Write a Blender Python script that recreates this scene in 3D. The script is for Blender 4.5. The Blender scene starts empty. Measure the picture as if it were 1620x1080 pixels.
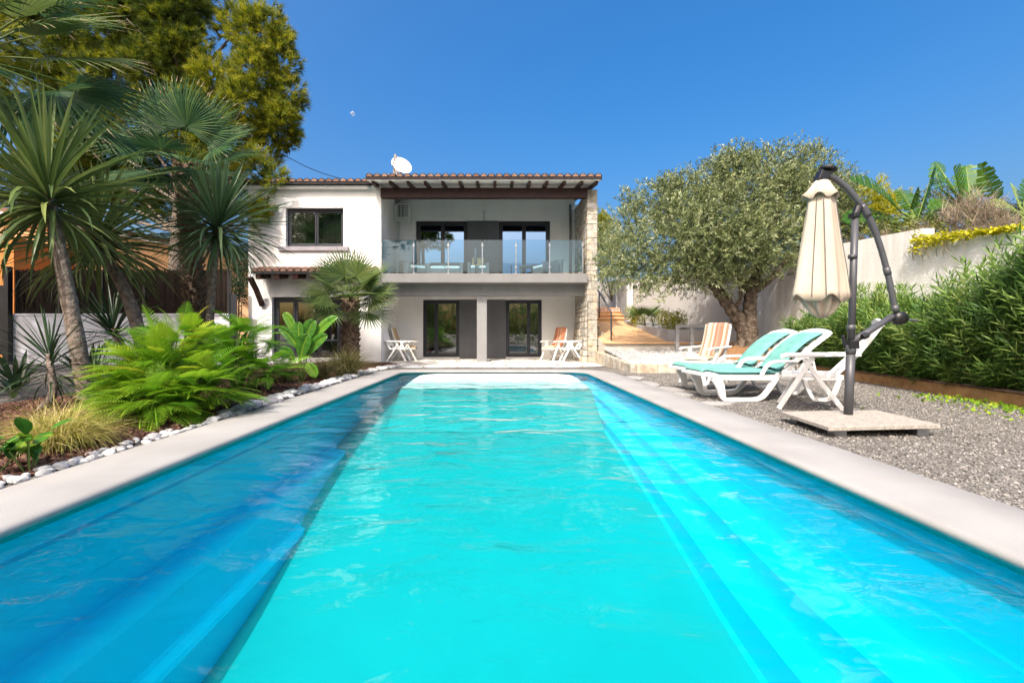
import bpy, math, random
import numpy as np
from mathutils import Vector, Matrix
random.seed(7)
rng = np.random.default_rng(11)
S = bpy.context.scene
COL = S.collection
R = math.radians
PI = math.pi

# ------------------------------------------------------------------ camera, light, exposure
EYE = 0.87            # camera height over the coping
FPX = 720.0           # focal length in photo pixels (16 mm on full frame)
cd = bpy.data.cameras.new('camera'); cam = bpy.data.objects.new('camera', cd); COL.objects.link(cam)
cd.sensor_width = 36; cd.lens = 16.0
cd.shift_x = 23/1620; cd.shift_y = -12/1620
cd.clip_start = 0.05; cd.clip_end = 6000
cam.location = (0, 0, EYE); cam.rotation_euler = (PI/2, 0, 0)
S.camera = cam

SUN_DIR = Vector((0.46, 1.0, -1.24)).normalized()      # the way the light travels
sd = bpy.data.lights.new('sun', 'SUN'); sun = bpy.data.objects.new('sun', sd); COL.objects.link(sun)
sd.energy = 2.2; sd.angle = R(0.5); sd.color = (1.0, 0.96, 0.90)
sun.location = (-8, -20, 30)
sun.rotation_euler = SUN_DIR.to_track_quat('-Z', 'Y').to_euler()
W = bpy.data.worlds.new('World'); S.world = W; W.use_nodes = True
wn = W.node_tree.nodes; wl = W.node_tree.links
sky = wn.new('ShaderNodeTexSky'); sky.sky_type = 'NISHITA'; sky.sun_disc = False
sky.sun_elevation = math.asin(-SUN_DIR.z)
sky.sun_rotation = math.atan2(-SUN_DIR.x, -SUN_DIR.y) 
sky.altitude = 0; sky.air_density = 1.0; sky.dust_density = 9.0; sky.ozone_density = 2.3
hs = wn.new('ShaderNodeHueSaturation'); hs.inputs['Saturation'].default_value = 1.62
bg = wn['Background']; bg.inputs['Strength'].default_value = 0.15
wl.new(sky.outputs[0], hs.inputs['Color']); wl.new(hs.outputs[0], bg.inputs['Color'])
S.view_settings.view_transform = 'Standard'; S.view_settings.look = 'None'
S.view_settings.exposure = 1.05; S.view_settings.gamma = 1
S.render.engine = 'CYCLES'
S.cycles.use_denoising = True
S.cycles.max_bounces = 8; S.cycles.transparent_max_bounces = 16
S.cycles.caustics_reflective = False; S.cycles.caustics_refractive = False
S.cycles.sample_clamp_indirect = 6

# ------------------------------------------------------------------ helpers
def P(px, py, Y):                       # a measured photo point at distance Y
    return np.array(((px-787)*Y/FPX, Y, EYE-(py-528)*Y/FPX))

class Geo:
    def __init__(s): s.V=[]; s.F=[]; s.T=[]; s.n=0
    def add(s, v, f, tint=0.5):
        v = np.asarray(v, float).reshape(-1,3)
        s.V.append(v)
        if isinstance(f, np.ndarray):
            s.F.append(f+s.n); k=len(f)
        else:
            by={}
            for q in f: by.setdefault(len(q),[]).append(q)
            for q in by.values():
                s.F.append(np.asarray(q,int)+s.n)
            k=len(f)
        s.T.append(np.full(k,tint) if np.isscalar(tint) else np.asarray(tint,float))
        s.n += len(v)
    def build(s, name, mat, parent=None, smooth=False, bevel=0, loc=None, off=None):
        me = bpy.data.meshes.new(name)
        V = np.concatenate(s.V)
        if off is not None: V = V-np.asarray(off)
        me.vertices.add(len(V)); me.vertices.foreach_set('co', V.astype(np.float32).ravel())
        idx=np.concatenate([f.ravel() for f in s.F]); sizes=np.concatenate([np.full(len(f),f.shape[1]) for f in s.F])
        me.loops.add(len(idx)); me.loops.foreach_set('vertex_index', idx.astype(np.int32))
        st=np.concatenate(([0],np.cumsum(sizes)[:-1]))
        me.polygons.add(len(sizes)); me.polygons.foreach_set('loop_start', st.astype(np.int32))
        me.polygons.foreach_set('use_smooth', np.full(len(sizes), bool(smooth)))
        me.update(calc_edges=True); me.validate()
        a = me.attributes.new('tint','FLOAT','FACE'); t=np.concatenate(s.T)
        if len(t)==len(me.polygons): a.data.foreach_set('value', t.astype(np.float32))
        o = bpy.data.objects.new(name, me); COL.objects.link(o)
        if mat: me.materials.append(mat)
        if parent: o.parent = parent
        if loc is not None: o.location = loc
        if bevel:
            b=o.modifiers.new('bevel','BEVEL'); b.width=bevel; b.segments=2; b.limit_method='ANGLE'; b.angle_limit=R(40)
        return o

def tag(o, label, cat, group=None, kind=None):
    o['label']=label; o['category']=cat
    if group: o['group']=group
    if kind: o['kind']=kind
    return o
def struct(o): o['kind']='structure'; return o
def thing(name, label, cat, loc=(0,0,0), rz=0, group=None):
    o=bpy.data.objects.new(name,None); COL.objects.link(o); o.empty_display_size=.2
    o.location=tuple(loc); o.rotation_euler=(0,0,rz)
    return tag(o,label,cat,group)
def kids(o): return [c for c in bpy.data.objects if c.parent==o]
def dup(root, loc, rz=None, label=None, group=None, scale=None):
    r=root.copy(); COL.objects.link(r); r.location=tuple(loc)
    if rz is not None: r.rotation_euler=(0,0,rz)
    if label: r['label']=label
    if group: r['group']=group
    if scale: r.scale=(scale,)*3
    for ch in kids(root):
        c=ch.copy(); COL.objects.link(c); c.parent=r
        for g in kids(ch):
            d=g.copy(); COL.objects.link(d); d.parent=c
    return r

BOXF=[(0,3,2,1),(4,5,6,7),(0,1,5,4),(1,2,6,5),(2,3,7,6),(3,0,4,7)]
def box(g,x0,x1,y0,y1,z0,z1,tint=.5):
    g.add([(x0,y0,z0),(x1,y0,z0),(x1,y1,z0),(x0,y1,z0),(x0,y0,z1),(x1,y0,z1),(x1,y1,z1),(x0,y1,z1)],BOXF,tint)
def hexa(g,p,tint=.5): g.add(p,BOXF,tint)
def obox(g,c,size,M=None,tint=.5):
    h=np.asarray(size)/2
    v=np.array([(sx*h[0],sy*h[1],sz*h[2]) for sz in(-1,1) for sx,sy in((-1,-1),(1,-1),(1,1),(-1,1))])
    if M is not None: v=v@np.asarray(M).T
    g.add(v+np.asarray(c),BOXF,tint)
def rotm(ax,ang): return np.array(Matrix.Rotation(ang,3,ax))
def smoothpath(pts,k=6):
    p=[np.asarray(q,float) for q in pts]; out=[]
    for i in range(len(p)-1):
        a=p[max(i-1,0)];b=p[i];c=p[i+1];d=p[min(i+2,len(p)-1)]
        for j in range(k):
            t=j/k
            out.append(.5*((2*b)+(c-a)*t+(2*a-5*b+4*c-d)*t*t+(3*b-a-3*c+d)*t**3))
    out.append(p[-1]); return out
def tube(g,pts,r,n=8,cap=True,tint=.5):
    pts=[np.asarray(p,float) for p in pts]; m=len(pts)
    rr=[r]*m if np.isscalar(r) else list(r)
    T=[]
    for i in range(m):
        t=pts[min(i+1,m-1)]-pts[max(i-1,0)]; T.append(t/(np.linalg.norm(t)+1e-9))
    u=np.cross(T[0],(0,0,1.)); 
    if np.linalg.norm(u)<.1: u=np.cross(T[0],(0,1.,0))
    u/=np.linalg.norm(u); v=[];f=[]
    for i in range(m):
        u=u-T[i]*np.dot(u,T[i]); u/=np.linalg.norm(u)+1e-9; w=np.cross(T[i],u)
        for k in range(n):
            a=2*PI*k/n; v.append(pts[i]+rr[i]*(math.cos(a)*u+math.sin(a)*w))
    for i in range(m-1):
        for k in range(n):
            f.append((i*n+k,i*n+(k+1)%n,(i+1)*n+(k+1)%n,(i+1)*n+k))
    if cap: f.append(tuple(range(n))[::-1]); f.append(tuple((m-1)*n+k for k in range(n)))
    g.add(v,f,tint)
def bar(g,pts,side,w,t,tint=.5):
    """a flat bar swept along pts: width w along the fixed vector side, thickness t across it"""
    pts=[np.asarray(p,float) for p in pts]; m=len(pts); side=np.asarray(side,float); side/=np.linalg.norm(side)
    ww=[w]*m if np.isscalar(w) else w; tt=[t]*m if np.isscalar(t) else t
    v=[];f=[]
    for i in range(m):
        d=pts[min(i+1,m-1)]-pts[max(i-1,0)]; nn=np.cross(d,side); nn/=np.linalg.norm(nn)+1e-9
        for a,b in((-1,-1),(1,-1),(1,1),(-1,1)): v.append(pts[i]+side*a*ww[i]/2+nn*b*tt[i]/2)
    for i in range(m-1):
        for k in range(4): f.append((i*4+k,i*4+(k+1)%4,(i+1)*4+(k+1)%4,(i+1)*4+k))
    f.append((3,2,1,0)); f.append(tuple((m-1)*4+k for k in range(4)))
    g.add(v,f,tint)
def lathe(g,prof,n=24,c=(0,0,0),tint=.5):
    v=[];f=[];m=len(prof)
    for r,z in prof:
        for k in range(n):
            a=2*PI*k/n; v.append((c[0]+r*math.cos(a),c[1]+r*math.sin(a),c[2]+z))
    for i in range(m-1):
        for k in range(n): f.append((i*n+k,i*n+(k+1)%n,(i+1)*n+(k+1)%n,(i+1)*n+k))
    f.append(tuple(range(n))[::-1]); f.append(tuple((m-1)*n+k for k in range(n)))
    g.add(v,f,tint)
def wall(g,x0,x1,z0,z1,y0,y1,holes,tint=.5):
    """upright wall in the XZ plane from y0 (front) to y1 with rectangular openings (x0,x1,z0,z1)"""
    xs=sorted({x0,x1,*[v for h in holes for v in h[:2]]}); zs=sorted({z0,z1,*[v for h in holes for v in h[2:]]})
    def solid(i,j):
        if i<0 or j<0 or i>=len(xs)-1 or j>=len(zs)-1: return False
        cx=(xs[i]+xs[i+1])/2; cz=(zs[j]+zs[j+1])/2
        return not any(h[0]<cx<h[1] and h[2]<cz<h[3] for h in holes)
    for i in range(len(xs)-1):
        for j in range(len(zs)-1):
            if not solid(i,j): continue
            a,b,c,d=xs[i],xs[i+1],zs[j],zs[j+1]
            q=[[(a,y0,c),(b,y0,c),(b,y0,d),(a,y0,d)],[(b,y1,c),(a,y1,c),(a,y1,d),(b,y1,d)]]
            if not solid(i-1,j): q.append([(a,y1,c),(a,y0,c),(a,y0,d),(a,y1,d)])
            if not solid(i+1,j): q.append([(b,y0,c),(b,y1,c),(b,y1,d),(b,y0,d)])
            if not solid(i,j-1): q.append([(a,y1,c),(b,y1,c),(b,y0,c),(a,y0,c)])
            if not solid(i,j+1): q.append([(a,y0,d),(b,y0,d),(b,y1,d),(a,y1,d)])
            for k in q: g.add(k,[(0,1,2,3)],tint)
def prism(g,poly,z0,z1,tint=.5):
    n=len(poly); v=[(x,y,z0) for x,y in poly]+[(x,y,z1) for x,y in poly]
    f=[tuple(range(n))[::-1],tuple(range(n,2*n))]+[(i,(i+1)%n,n+(i+1)%n,n+i) for i in range(n)]
    g.add(v,f,tint)
# ---- leaves
def unit(a): return a/(np.linalg.norm(a,axis=-1,keepdims=True)+1e-9)
def frames(d,up):
    y=unit(d); x=np.cross(y,up); bad=np.linalg.norm(x,axis=1)<1e-3; x[bad]=(1,0,0); x=unit(x); z=np.cross(x,y)
    return np.stack([x,y,z],axis=2)
def inst(g,tv,tf,Rm,loc,sc,tint):
    """one template copied n times into g (for leaves and needles of one plant)"""
    n=len(loc); k=len(tv); sc=np.asarray(sc,float)
    if sc.ndim==0: sc=np.full(n,float(sc))
    v=loc[:,None,:]+sc[:,None,None]*np.einsum('nij,kj->nki',Rm,tv)
    f=(tf[None]+(np.arange(n)*k)[:,None,None]).reshape(-1,tf.shape[1])
    g.add(v.reshape(-1,3),f,np.repeat(np.asarray(tint,float),len(tf)))
def rdir(n): return unit(rng.normal(size=(n,3)))
def blade(L,w,segs=5,droop=.3,fold=.25,prof=None,start=0.):
    """a leaf blade along +Y with a channel fold, bending down by droop radians"""
    if prof is None: prof=lambda t: (0.55+0.9*t)*(1-t**2.2) if t<1 else 0
    p=np.zeros(3); a=start; V=[];F=[]
    for i in range(segs+1):
        t=i/segs; ww=w*max(prof(t),0.02)/2
        nrm=np.array((0,math.sin(a),math.cos(a)))
        V+= [p+np.array((-ww,0,0))+nrm*fold*ww,p.copy(),p+np.array((ww,0,0))+nrm*fold*ww]
        a2=start+droop*((i+1)/segs)**1.3; p=p+np.array((0,math.cos(a),-math.sin(a)))*L/segs; a=a2
    for i in range(segs):
        b=3*i; F+=[(b,b+1,b+4,b+3),(b+1,b+2,b+5,b+4)]
    return np.array(V),np.array(F)
QUADLEAF=(np.array([(0,0,0),(.5,.45,.06),(0,1,0),(-.5,.45,.06)]),np.array([(0,1,2,3)]))
def leafy(w): v=QUADLEAF[0].copy(); v[:,0]*=w; v[:,2]*=w; return v,QUADLEAF[1]
def multi(tv,tf,Rm,loc,sc):
    g=Geo(); inst(g,tv,tf,Rm,loc,sc,np.full(len(loc),.5)); return np.concatenate(g.V),np.concatenate(g.F)

# ------------------------------------------------------------------ materials
def newmat(name):
    m=bpy.data.materials.new(name); m.use_nodes=True; return m,m.node_tree.nodes,m.node_tree.links
def ramp(n,l,fac,stops):
    r=n.new('ShaderNodeValToRGB'); e=r.color_ramp.elements
    while len(e)<len(stops): e.new(.5)
    for k,(p,c) in enumerate(stops): e[k].position=p; e[k].color=(*c,1)
    l.new(fac,r.inputs[0]); return r.outputs[0]
def mat(name,c1,c2=None,scale=3.,rough=.7,bump=0.,bscale=40.,spec=.3,metal=0.,kind='noise',detail=6,contrast=(.35,.65),bdist=.01,tint=None):
    """procedural surface: two colours mixed by a noise, fine bump; tint = colours picked by the face attribute"""
    m,n,l=newmat(name); p=n['Principled BSDF']; tc=n.new('ShaderNodeTexCoord')
    p.inputs['Roughness'].default_value=rough; p.inputs['Specular IOR Level'].default_value=spec; p.inputs['Metallic'].default_value=metal
    c2=c2 or tuple(x*.82 for x in c1)
    t=n.new('ShaderNodeTexNoise'); t.inputs['Scale'].default_value=scale; t.inputs['Detail'].default_value=detail
    l.new(tc.outputs['Object'],t.inputs['Vector'])
    col=ramp(n,l,t.outputs['Fac'],[(contrast[0],c2),(contrast[1],c1)])
    if tint:
        a=n.new('ShaderNodeAttribute'); a.attribute_name='tint'
        tcn=ramp(n,l,a.outputs['Fac'],tint)
        mx=n.new('ShaderNodeMixRGB'); mx.blend_type='MULTIPLY'; mx.inputs[0].default_value=1
        l.new(tcn,mx.inputs[1]); l.new(col,mx.inputs[2]); col=mx.outputs[0]
    l.new(col,p.inputs['Base Color'])
    if bump:
        b=n.new('ShaderNodeBump'); b.inputs['Strength'].default_value=bump; b.inputs['Distance'].default_value=bdist
        if kind=='voronoi':
            q=n.new('ShaderNodeTexVoronoi'); q.inputs['Scale'].default_value=bscale; o=q.outputs['Distance']
        else:
            q=n.new('ShaderNodeTexNoise'); q.inputs['Scale'].default_value=bscale; q.inputs['Detail'].default_value=4; o=q.outputs['Fac']
        l.new(tc.outputs['Object'],q.inputs['Vector']); l.new(o,b.inputs['Height']); l.new(b.outputs[0],p.inputs['Normal'])
    return m
def leafmat(name,stops,rough=.45,trans=.3,tcol=None,spec=.35):
    m,n,l=newmat(name); p=n['Principled BSDF']; out=n['Material Output']
    a=n.new('ShaderNodeAttribute'); a.attribute_name='tint'
    c=ramp(n,l,a.outputs['Fac'],stops); l.new(c,p.inputs['Base Color'])
    p.inputs['Roughness'].default_value=rough; p.inputs['Specular IOR Level'].default_value=spec
    t=n.new('ShaderNodeBsdfTranslucent')
    if tcol: t.inputs[0].default_value=(*tcol,1)
    else: l.new(c,t.inputs[0])
    mx=n.new('ShaderNodeMixShader'); mx.inputs[0].default_value=trans
    l.new(p.outputs[0],mx.inputs[1]); l.new(t.outputs[0],mx.inputs[2]); l.new(mx.outputs[0],out.inputs[0])
    return m
def glassmat(name,tint,refl,rough=0.,ior=1.5,tnt2=None):
    m,n,l=newmat(name); out=n['Material Output']; n.remove(n['Principled BSDF'])
    tr=n.new('ShaderNodeBsdfTransparent'); tr.inputs[0].default_value=(*tint,1)
    gl=n.new('ShaderNodeBsdfGlossy'); gl.inputs['Roughness'].default_value=rough
    if tnt2: gl.inputs['Color'].default_value=(*tnt2,1)
    fr=n.new('ShaderNodeFresnel'); fr.inputs[0].default_value=ior
    ma=n.new('ShaderNodeMath'); ma.operation='MAXIMUM'; ma.inputs[1].default_value=refl; l.new(fr.outputs[0],ma.inputs[0])
    mx=n.new('ShaderNodeMixShader'); l.new(ma.outputs[0],mx.inputs[0]); l.new(tr.outputs[0],mx.inputs[1]); l.new(gl.outputs[0],mx.inputs[2])
    l.new(mx.outputs[0],out.inputs[0]); return m

M={}
M['stucco']=mat('white_stucco',(.775,.77,.76),(.73,.725,.715),1.3,.85,.25,70,.1)
def stains(m,k=.045):
    n,l=m.node_tree.nodes,m.node_tree.links; p=n['Principled BSDF']; old=p.inputs['Base Color'].links[0].from_socket
    tc=n.new('ShaderNodeTexCoord'); mp=n.new('ShaderNodeMapping'); mp.inputs['Scale'].default_value=(3.2,3.2,.35); l.new(tc.outputs['Object'],mp.inputs[0])
    t=n.new('ShaderNodeTexNoise'); t.inputs['Scale'].default_value=1.6; t.inputs['Detail'].default_value=7; l.new(mp.outputs[0],t.inputs['Vector'])
    c=ramp(n,l,t.outputs['Fac'],[(.42,(1,1,1)),(.72,(1-k,1-k*1.1,1-k*1.3))])
    x=n.new('ShaderNodeMixRGB'); x.blend_type='MULTIPLY'; x.inputs[0].default_value=1; l.new(old,x.inputs[1]); l.new(c,x.inputs[2]); l.new(x.outputs[0],p.inputs['Base Color'])
stains(M['stucco'])
M['trimgrey']=mat('grey_paint',(.225,.228,.23),(.20,.203,.205),1.5,.8,.15,60,.1)
M['panelgrey']=mat('charcoal_render',(.125,.13,.143),(.11,.114,.126),2,.8,.2,60,.15)
M['postgrey']=mat('post_paint',(.25,.255,.26),(.22,.225,.23),2,.8,.15,60,.1)
M['frame']=mat('anthracite_aluminium',(.022,.025,.035),(.02,.022,.03),3,.4,0,40,.4)
M['sill']=mat('sill_stone',(.33,.31,.34),(.28,.26,.29),4,.7,.1)
M['wood']=mat('dark_stained_timber',(.055,.022,.018),(.03,.012,.010),9,.5,.3,25,.3)
M['soffit']=mat('white_boards',(.78,.78,.76),(.70,.70,.68),4,.8)
M['tilebed']=mat('tile_bedding',(.035,.03,.032),(.02,.018,.02),12,.9)
M['tile']=mat('clay_roof_tile',(1,1,1),(.6,.55,.52),9,.8,.3,50,.15,tint=[(0,(.12,.066,.05)),(.5,(.20,.115,.085)),(1,(.29,.19,.15))])
M['stone']=mat('rubble_stone',(1,1,1),(.62,.60,.56),7,.9,.8,22,.1,bdist=.03,tint=[(0,(.40,.39,.36)),(.5,(.52,.49,.435)),(.8,(.55,.47,.36)),(1,(.60,.58,.54))])
M['mortar']=mat('pale_mortar',(.56,.53,.47),(.48,.45,.40),8,.95,.5,40)
M['coping']=mat('cream_coping_stone',(.345,.342,.333),(.295,.29,.28),1.6,.75,.35,90,.2,bdist=.006)
M['cover']=mat('white_cover',(.85,.86,.86),(.80,.82,.83),3,.5)
M['metal_dark']=mat('powder_coated_steel',(.075,.078,.088),(.06,.062,.07),6,.42,.05,200,.5)
M['black']=mat('black_plastic',(.012,.012,.014),(.009,.009,.01),6,.4,0,40,.5)
M['plastic']=mat('white_garden_plastic',(.80,.80,.79),(.74,.74,.72),4,.38,.05,120,.5)
M['plastic_old']=mat('yellowed_plastic',(.70,.68,.60),(.60,.57,.48),4,.45,.05,120,.4)
M['teal']=mat('teal_canvas',(.17,.40,.36),(.13,.34,.305),9,.9,.3,220,.1)
M['canvas']=mat('cream_canvas',(.54,.465,.37),(.50,.425,.335),6,.9,.25,180,.1)
M['plate']=mat('terrazzo_slab',(.40,.375,.33),(.25,.23,.205),38,.85,.3,60,.15,contrast=(.3,.62))
M['steel']=mat('galvanised_steel',(.45,.46,.48),(.35,.36,.38),8,.4,0,40,.5,1.)
M['chimney']=mat('weathered_flue',(.40,.38,.36),(.22,.20,.19),6,.7,.2,30,.3)
M['terracotta']=mat('terracotta_paving',(.66,.40,.22),(.55,.31,.16),5,.8,.3,30,.15)
M['deckboards']=mat('ochre_tread',(.70,.46,.25),(.60,.37,.19),6,.8,.2,40,.15)
M['planter']=mat('rendered_planter',(.42,.42,.44),(.36,.36,.38),2,.9,.2,60,.1)
M['ochre']=mat('ochre_brick',(.46,.27,.12),(.34,.18,.075),8,.9,.5,40,.1)
M['peach']=mat('peach_render',(.72,.46,.26),(.64,.40,.22),2,.9,.2,50,.1)
M['orange']=mat('orange_render',(.55,.22,.07),(.48,.18,.055),2,.9,.2,50,.1)
M['lowwall']=mat('white_low_wall',(.62,.63,.68),(.54,.55,.60),1.5,.9,.2,60,.1)
M['brush']=mat('heather_screen',(.055,.042,.034),(.014,.010,.009),60,.95,1.,90,.05,bdist=.03)
M['bark']=mat('grey_brown_bark',(.26,.215,.175),(.13,.10,.08),14,.95,.9,26,.1,bdist=.03)
M['olivebark']=mat('olive_bark',(.17,.135,.105),(.055,.043,.033),10,.95,1.,18,.1,bdist=.06)
M['palmbark']=mat('palm_bark',(.20,.14,.095),(.07,.05,.036),16,.95,1.,20,.1,bdist=.05)
M['wicker']=mat('grey_wicker',(.20,.20,.205),(.12,.12,.125),60,.8,.6,120,.2)
M['cushion']=mat('white_cushion',(.78,.77,.74),(.72,.71,.68),6,.9,.2,120,.1)
M['room']=mat('room_plaster',(.58,.58,.53),(.52,.52,.48),2,.9)
M['curtain']=mat('net_curtain',(.62,.62,.58),(.5,.5,.46),10,.9)
M['ac']=mat('ac_housing',(.70,.70,.66),(.62,.62,.58),3,.5)
M['dish']=mat('dish_enamel',(.76,.74,.71),(.70,.68,.65),3,.45,0,40,.4)
M['pebble']=mat('white_pebble',(1,1,1),(.85,.85,.85),6,.8,.3,30,.2,tint=[(0,(.36,.36,.365)),(.5,(.50,.50,.49)),(1,(.60,.60,.585))])
M['gravelstone']=mat('grey_gravel_stone',(1,1,1),(.8,.8,.8),10,.9,0,30,.1,tint=[(0,(.075,.07,.064)),(.35,(.175,.166,.152)),(.8,(.275,.263,.245)),(1,(.45,.43,.395))])
M['chip']=mat('bark_chip',(1,1,1),(.7,.7,.7),14,.95,0,30,.05,tint=[(0,(.05,.027,.02)),(.5,(.13,.068,.05)),(1,(.25,.15,.11))])
M['glass']=glassmat('window_glass',(.62,.66,.64),.24,0,1.6)
M['skyglass']=glassmat('sky_tinted_door_glass',(.45,.50,.55),.50,0,1.9,(.42,.62,.92))  # blue of the reflected sky is put into the glossy colour
M['balglass']=glassmat('balustrade_glass',(.62,.82,.92),.08,0,1.45)  # blue of the door reflections is put into the pane tint

def gravelmat(name,stops,cell=60,bump=.9,big=.6,bigc=None):
    m,n,l=newmat(name); p=n['Principled BSDF']; tc=n.new('ShaderNodeTexCoord')
    v=n.new('ShaderNodeTexVoronoi'); v.inputs['Scale'].default_value=cell; l.new(tc.outputs['Object'],v.inputs['Vector'])
    bw=n.new('ShaderNodeRGBToBW'); l.new(v.outputs['Color'],bw.inputs[0])
    c=ramp(n,l,bw.outputs[0],stops)
    t=n.new('ShaderNodeTexNoise'); t.inputs['Scale'].default_value=big; t.inputs['Detail'].default_value=5; l.new(tc.outputs['Object'],t.inputs['Vector'])
    c2=ramp(n,l,t.outputs['Fac'],[(.35,bigc or (.78,.77,.75)),(.65,(1,1,1))])
    mx=n.new('ShaderNodeMixRGB'); mx.blend_type='MULTIPLY'; mx.inputs[0].default_value=1; l.new(c,mx.inputs[1]); l.new(c2,mx.inputs[2])
    l.new(mx.outputs[0],p.inputs['Base Color']); p.inputs['Roughness'].default_value=.95; p.inputs['Specular IOR Level'].default_value=.1
    b=n.new('ShaderNodeBump'); b.inputs['Strength'].default_value=bump; b.inputs['Distance'].default_value=.012; b.invert=True
    l.new(v.outputs['Distance'],b.inputs['Height']); l.new(b.outputs[0],p.inputs['Normal'])
    return m
M['gravel']=gravelmat('grey_gravel',[(.1,(.085,.08,.074)),(.45,(.18,.172,.16)),(.75,(.265,.255,.238)),(1,(.39,.375,.345))],95,.8)
M['whitegravel']=gravelmat('white_gravel',[(.1,(.20,.20,.195)),(.5,(.36,.355,.345)),(1,(.50,.49,.475))],34)
M['mulch']=gravelmat('bark_mulch',[(.1,(.05,.025,.018)),(.5,(.14,.065,.045)),(1,(.25,.13,.09))],45)
M['earth']=gravelmat('dry_earth',[(.1,(.13,.10,.06)),(.6,(.20,.16,.10)),(1,(.28,.22,.13))],20)

def pavemat():
    m,n,l=newmat('crazy_paving'); p=n['Principled BSDF']; tc=n.new('ShaderNodeTexCoord')
    nz=n.new('ShaderNodeTexNoise'); nz.inputs['Scale'].default_value=2.5; l.new(tc.outputs['Object'],nz.inputs['Vector'])
    ad=n.new('ShaderNodeMixRGB'); ad.blend_type='ADD'; ad.inputs[0].default_value=.35; l.new(tc.outputs['Object'],ad.inputs[1]); l.new(nz.outputs['Color'],ad.inputs[2])
    v=n.new('ShaderNodeTexVoronoi'); v.feature='DISTANCE_TO_EDGE'; v.inputs['Scale'].default_value=1.9; l.new(ad.outputs[0],v.inputs['Vector'])
    w=n.new('ShaderNodeTexVoronoi'); w.inputs['Scale'].default_value=1.9; l.new(ad.outputs[0],w.inputs['Vector'])
    bw=n.new('ShaderNodeRGBToBW'); l.new(w.outputs['Color'],bw.inputs[0])
    st=ramp(n,l,bw.outputs[0],[(.1,(.60,.58,.53)),(.6,(.76,.74,.69)),(1,(.82,.80,.76))])
    k=ramp(n,l,v.outputs['Distance'],[(.04,(0,0,0)),(.09,(1,1,1))])
    mx=n.new('ShaderNodeMixRGB'); l.new(k,mx.inputs[0]); mx.inputs[1].default_value=(.24,.23,.20,1); l.new(st,mx.inputs[2])
    l.new(mx.outputs[0],p.inputs['Base Color']); p.inputs['Roughness'].default_value=.85
    b=n.new('ShaderNodeBump'); b.inputs['Strength'].default_value=.6; b.inputs['Distance'].default_value=.02; l.new(k,b.inputs['Height']); l.new(b.outputs[0],p.inputs['Normal'])
    return m
M['paving']=pavemat(); stains(M['panelgrey'],.08); stains(M['trimgrey'],.08)

def stuccowall():
    m=mat('rough_cast_wall',(.84,.825,.79),(.76,.745,.715),.9,.95,.6,34,.05,bdist=.03); return m
M['roughcast']=stuccowall(); stains(M['roughcast'],.14)
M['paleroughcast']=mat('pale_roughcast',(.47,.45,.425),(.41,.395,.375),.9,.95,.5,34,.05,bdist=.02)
M['lime']=leafmat('lime_shrub_leaf',[(0,(.16,.19,.02)),(.5,(.36,.38,.04)),(1,(.55,.50,.07))],.5,.4)
def stripemat(name,cols,axis_scale=1.):
    m,n,l=newmat(name); p=n['Principled BSDF']; a=n.new('ShaderNodeAttribute'); a.attribute_name='tint'
    r=n.new('ShaderNodeValToRGB'); r.color_ramp.interpolation='CONSTANT'; e=r.color_ramp.elements
    while len(e)<len(cols): e.new(.5)
    for k,(q,c) in enumerate(cols): e[k].position=q; e[k].color=(*c,1)
    l.new(a.outputs['Fac'],r.inputs[0]); l.new(r.outputs[0],p.inputs['Base Color']); p.inputs['Roughness'].default_value=.9
    return m
st=[(.0,(.42,.36,.27)),(.2,(.36,.13,.085)),(.4,(.46,.41,.33)),(.6,(.25,.16,.11)),(.8,(.42,.21,.14))]
M['stripe']=stripemat('striped_cushion',st)
M['stripe_brown']=stripemat('brown_striped_cushion',[(.0,(.30,.10,.05)),(.2,(.42,.20,.12)),(.4,(.24,.09,.05)),(.6,(.38,.15,.08)),(.8,(.45,.26,.17))])
M['cushtan']=mat('tan_cushion',(.55,.40,.22),(.48,.33,.17),6,.9)
M['cushcream']=mat('cream_cushion',(.60,.55,.36),(.54,.49,.31),6,.9)

# foliage
M['yucca']=leafmat('yucca_leaf',[(0,(.055,.095,.03)),(.55,(.125,.18,.05)),(.9,(.22,.27,.08)),(1,(.34,.33,.12))],.38,.18)
M['yucca_light']=leafmat('young_yucca_leaf',[(0,(.05,.10,.04)),(.6,(.10,.17,.07)),(1,(.18,.25,.11))],.4,.2)
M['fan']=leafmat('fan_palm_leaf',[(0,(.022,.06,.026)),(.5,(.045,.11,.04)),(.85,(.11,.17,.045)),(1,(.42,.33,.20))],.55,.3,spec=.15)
M['fan_light']=leafmat('sunlit_fan_leaf',[(0,(.06,.11,.03)),(.5,(.12,.18,.045)),(.85,(.18,.22,.07)),(1,(.36,.29,.17))],.45,.3)  # paler green; also carries the sunlight on the near palm's upper fronds
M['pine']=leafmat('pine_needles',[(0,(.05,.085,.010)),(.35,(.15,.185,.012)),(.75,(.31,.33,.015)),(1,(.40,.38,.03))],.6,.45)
M['olive']=leafmat('olive_leaf',[(0,(.06,.085,.03)),(.45,(.16,.20,.075)),(.8,(.27,.31,.13)),(1,(.40,.43,.26))],.5,.22)
M['oleander']=leafmat('oleander_leaf',[(0,(.04,.10,.02)),(.5,(.11,.22,.04)),(.85,(.21,.33,.06)),(1,(.36,.43,.13))],.42,.38)
M['feather']=leafmat('feathery_leaf',[(0,(.065,.20,.014)),(.45,(.17,.36,.02)),(.85,(.33,.50,.03)),(1,(.50,.50,.04))],.55,.42)
M['grassy']=leafmat('fountain_grass',[(0,(.24,.25,.04)),(.5,(.42,.40,.08)),(.85,(.58,.50,.18)),(1,(.70,.56,.30))],.55,.35)
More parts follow.
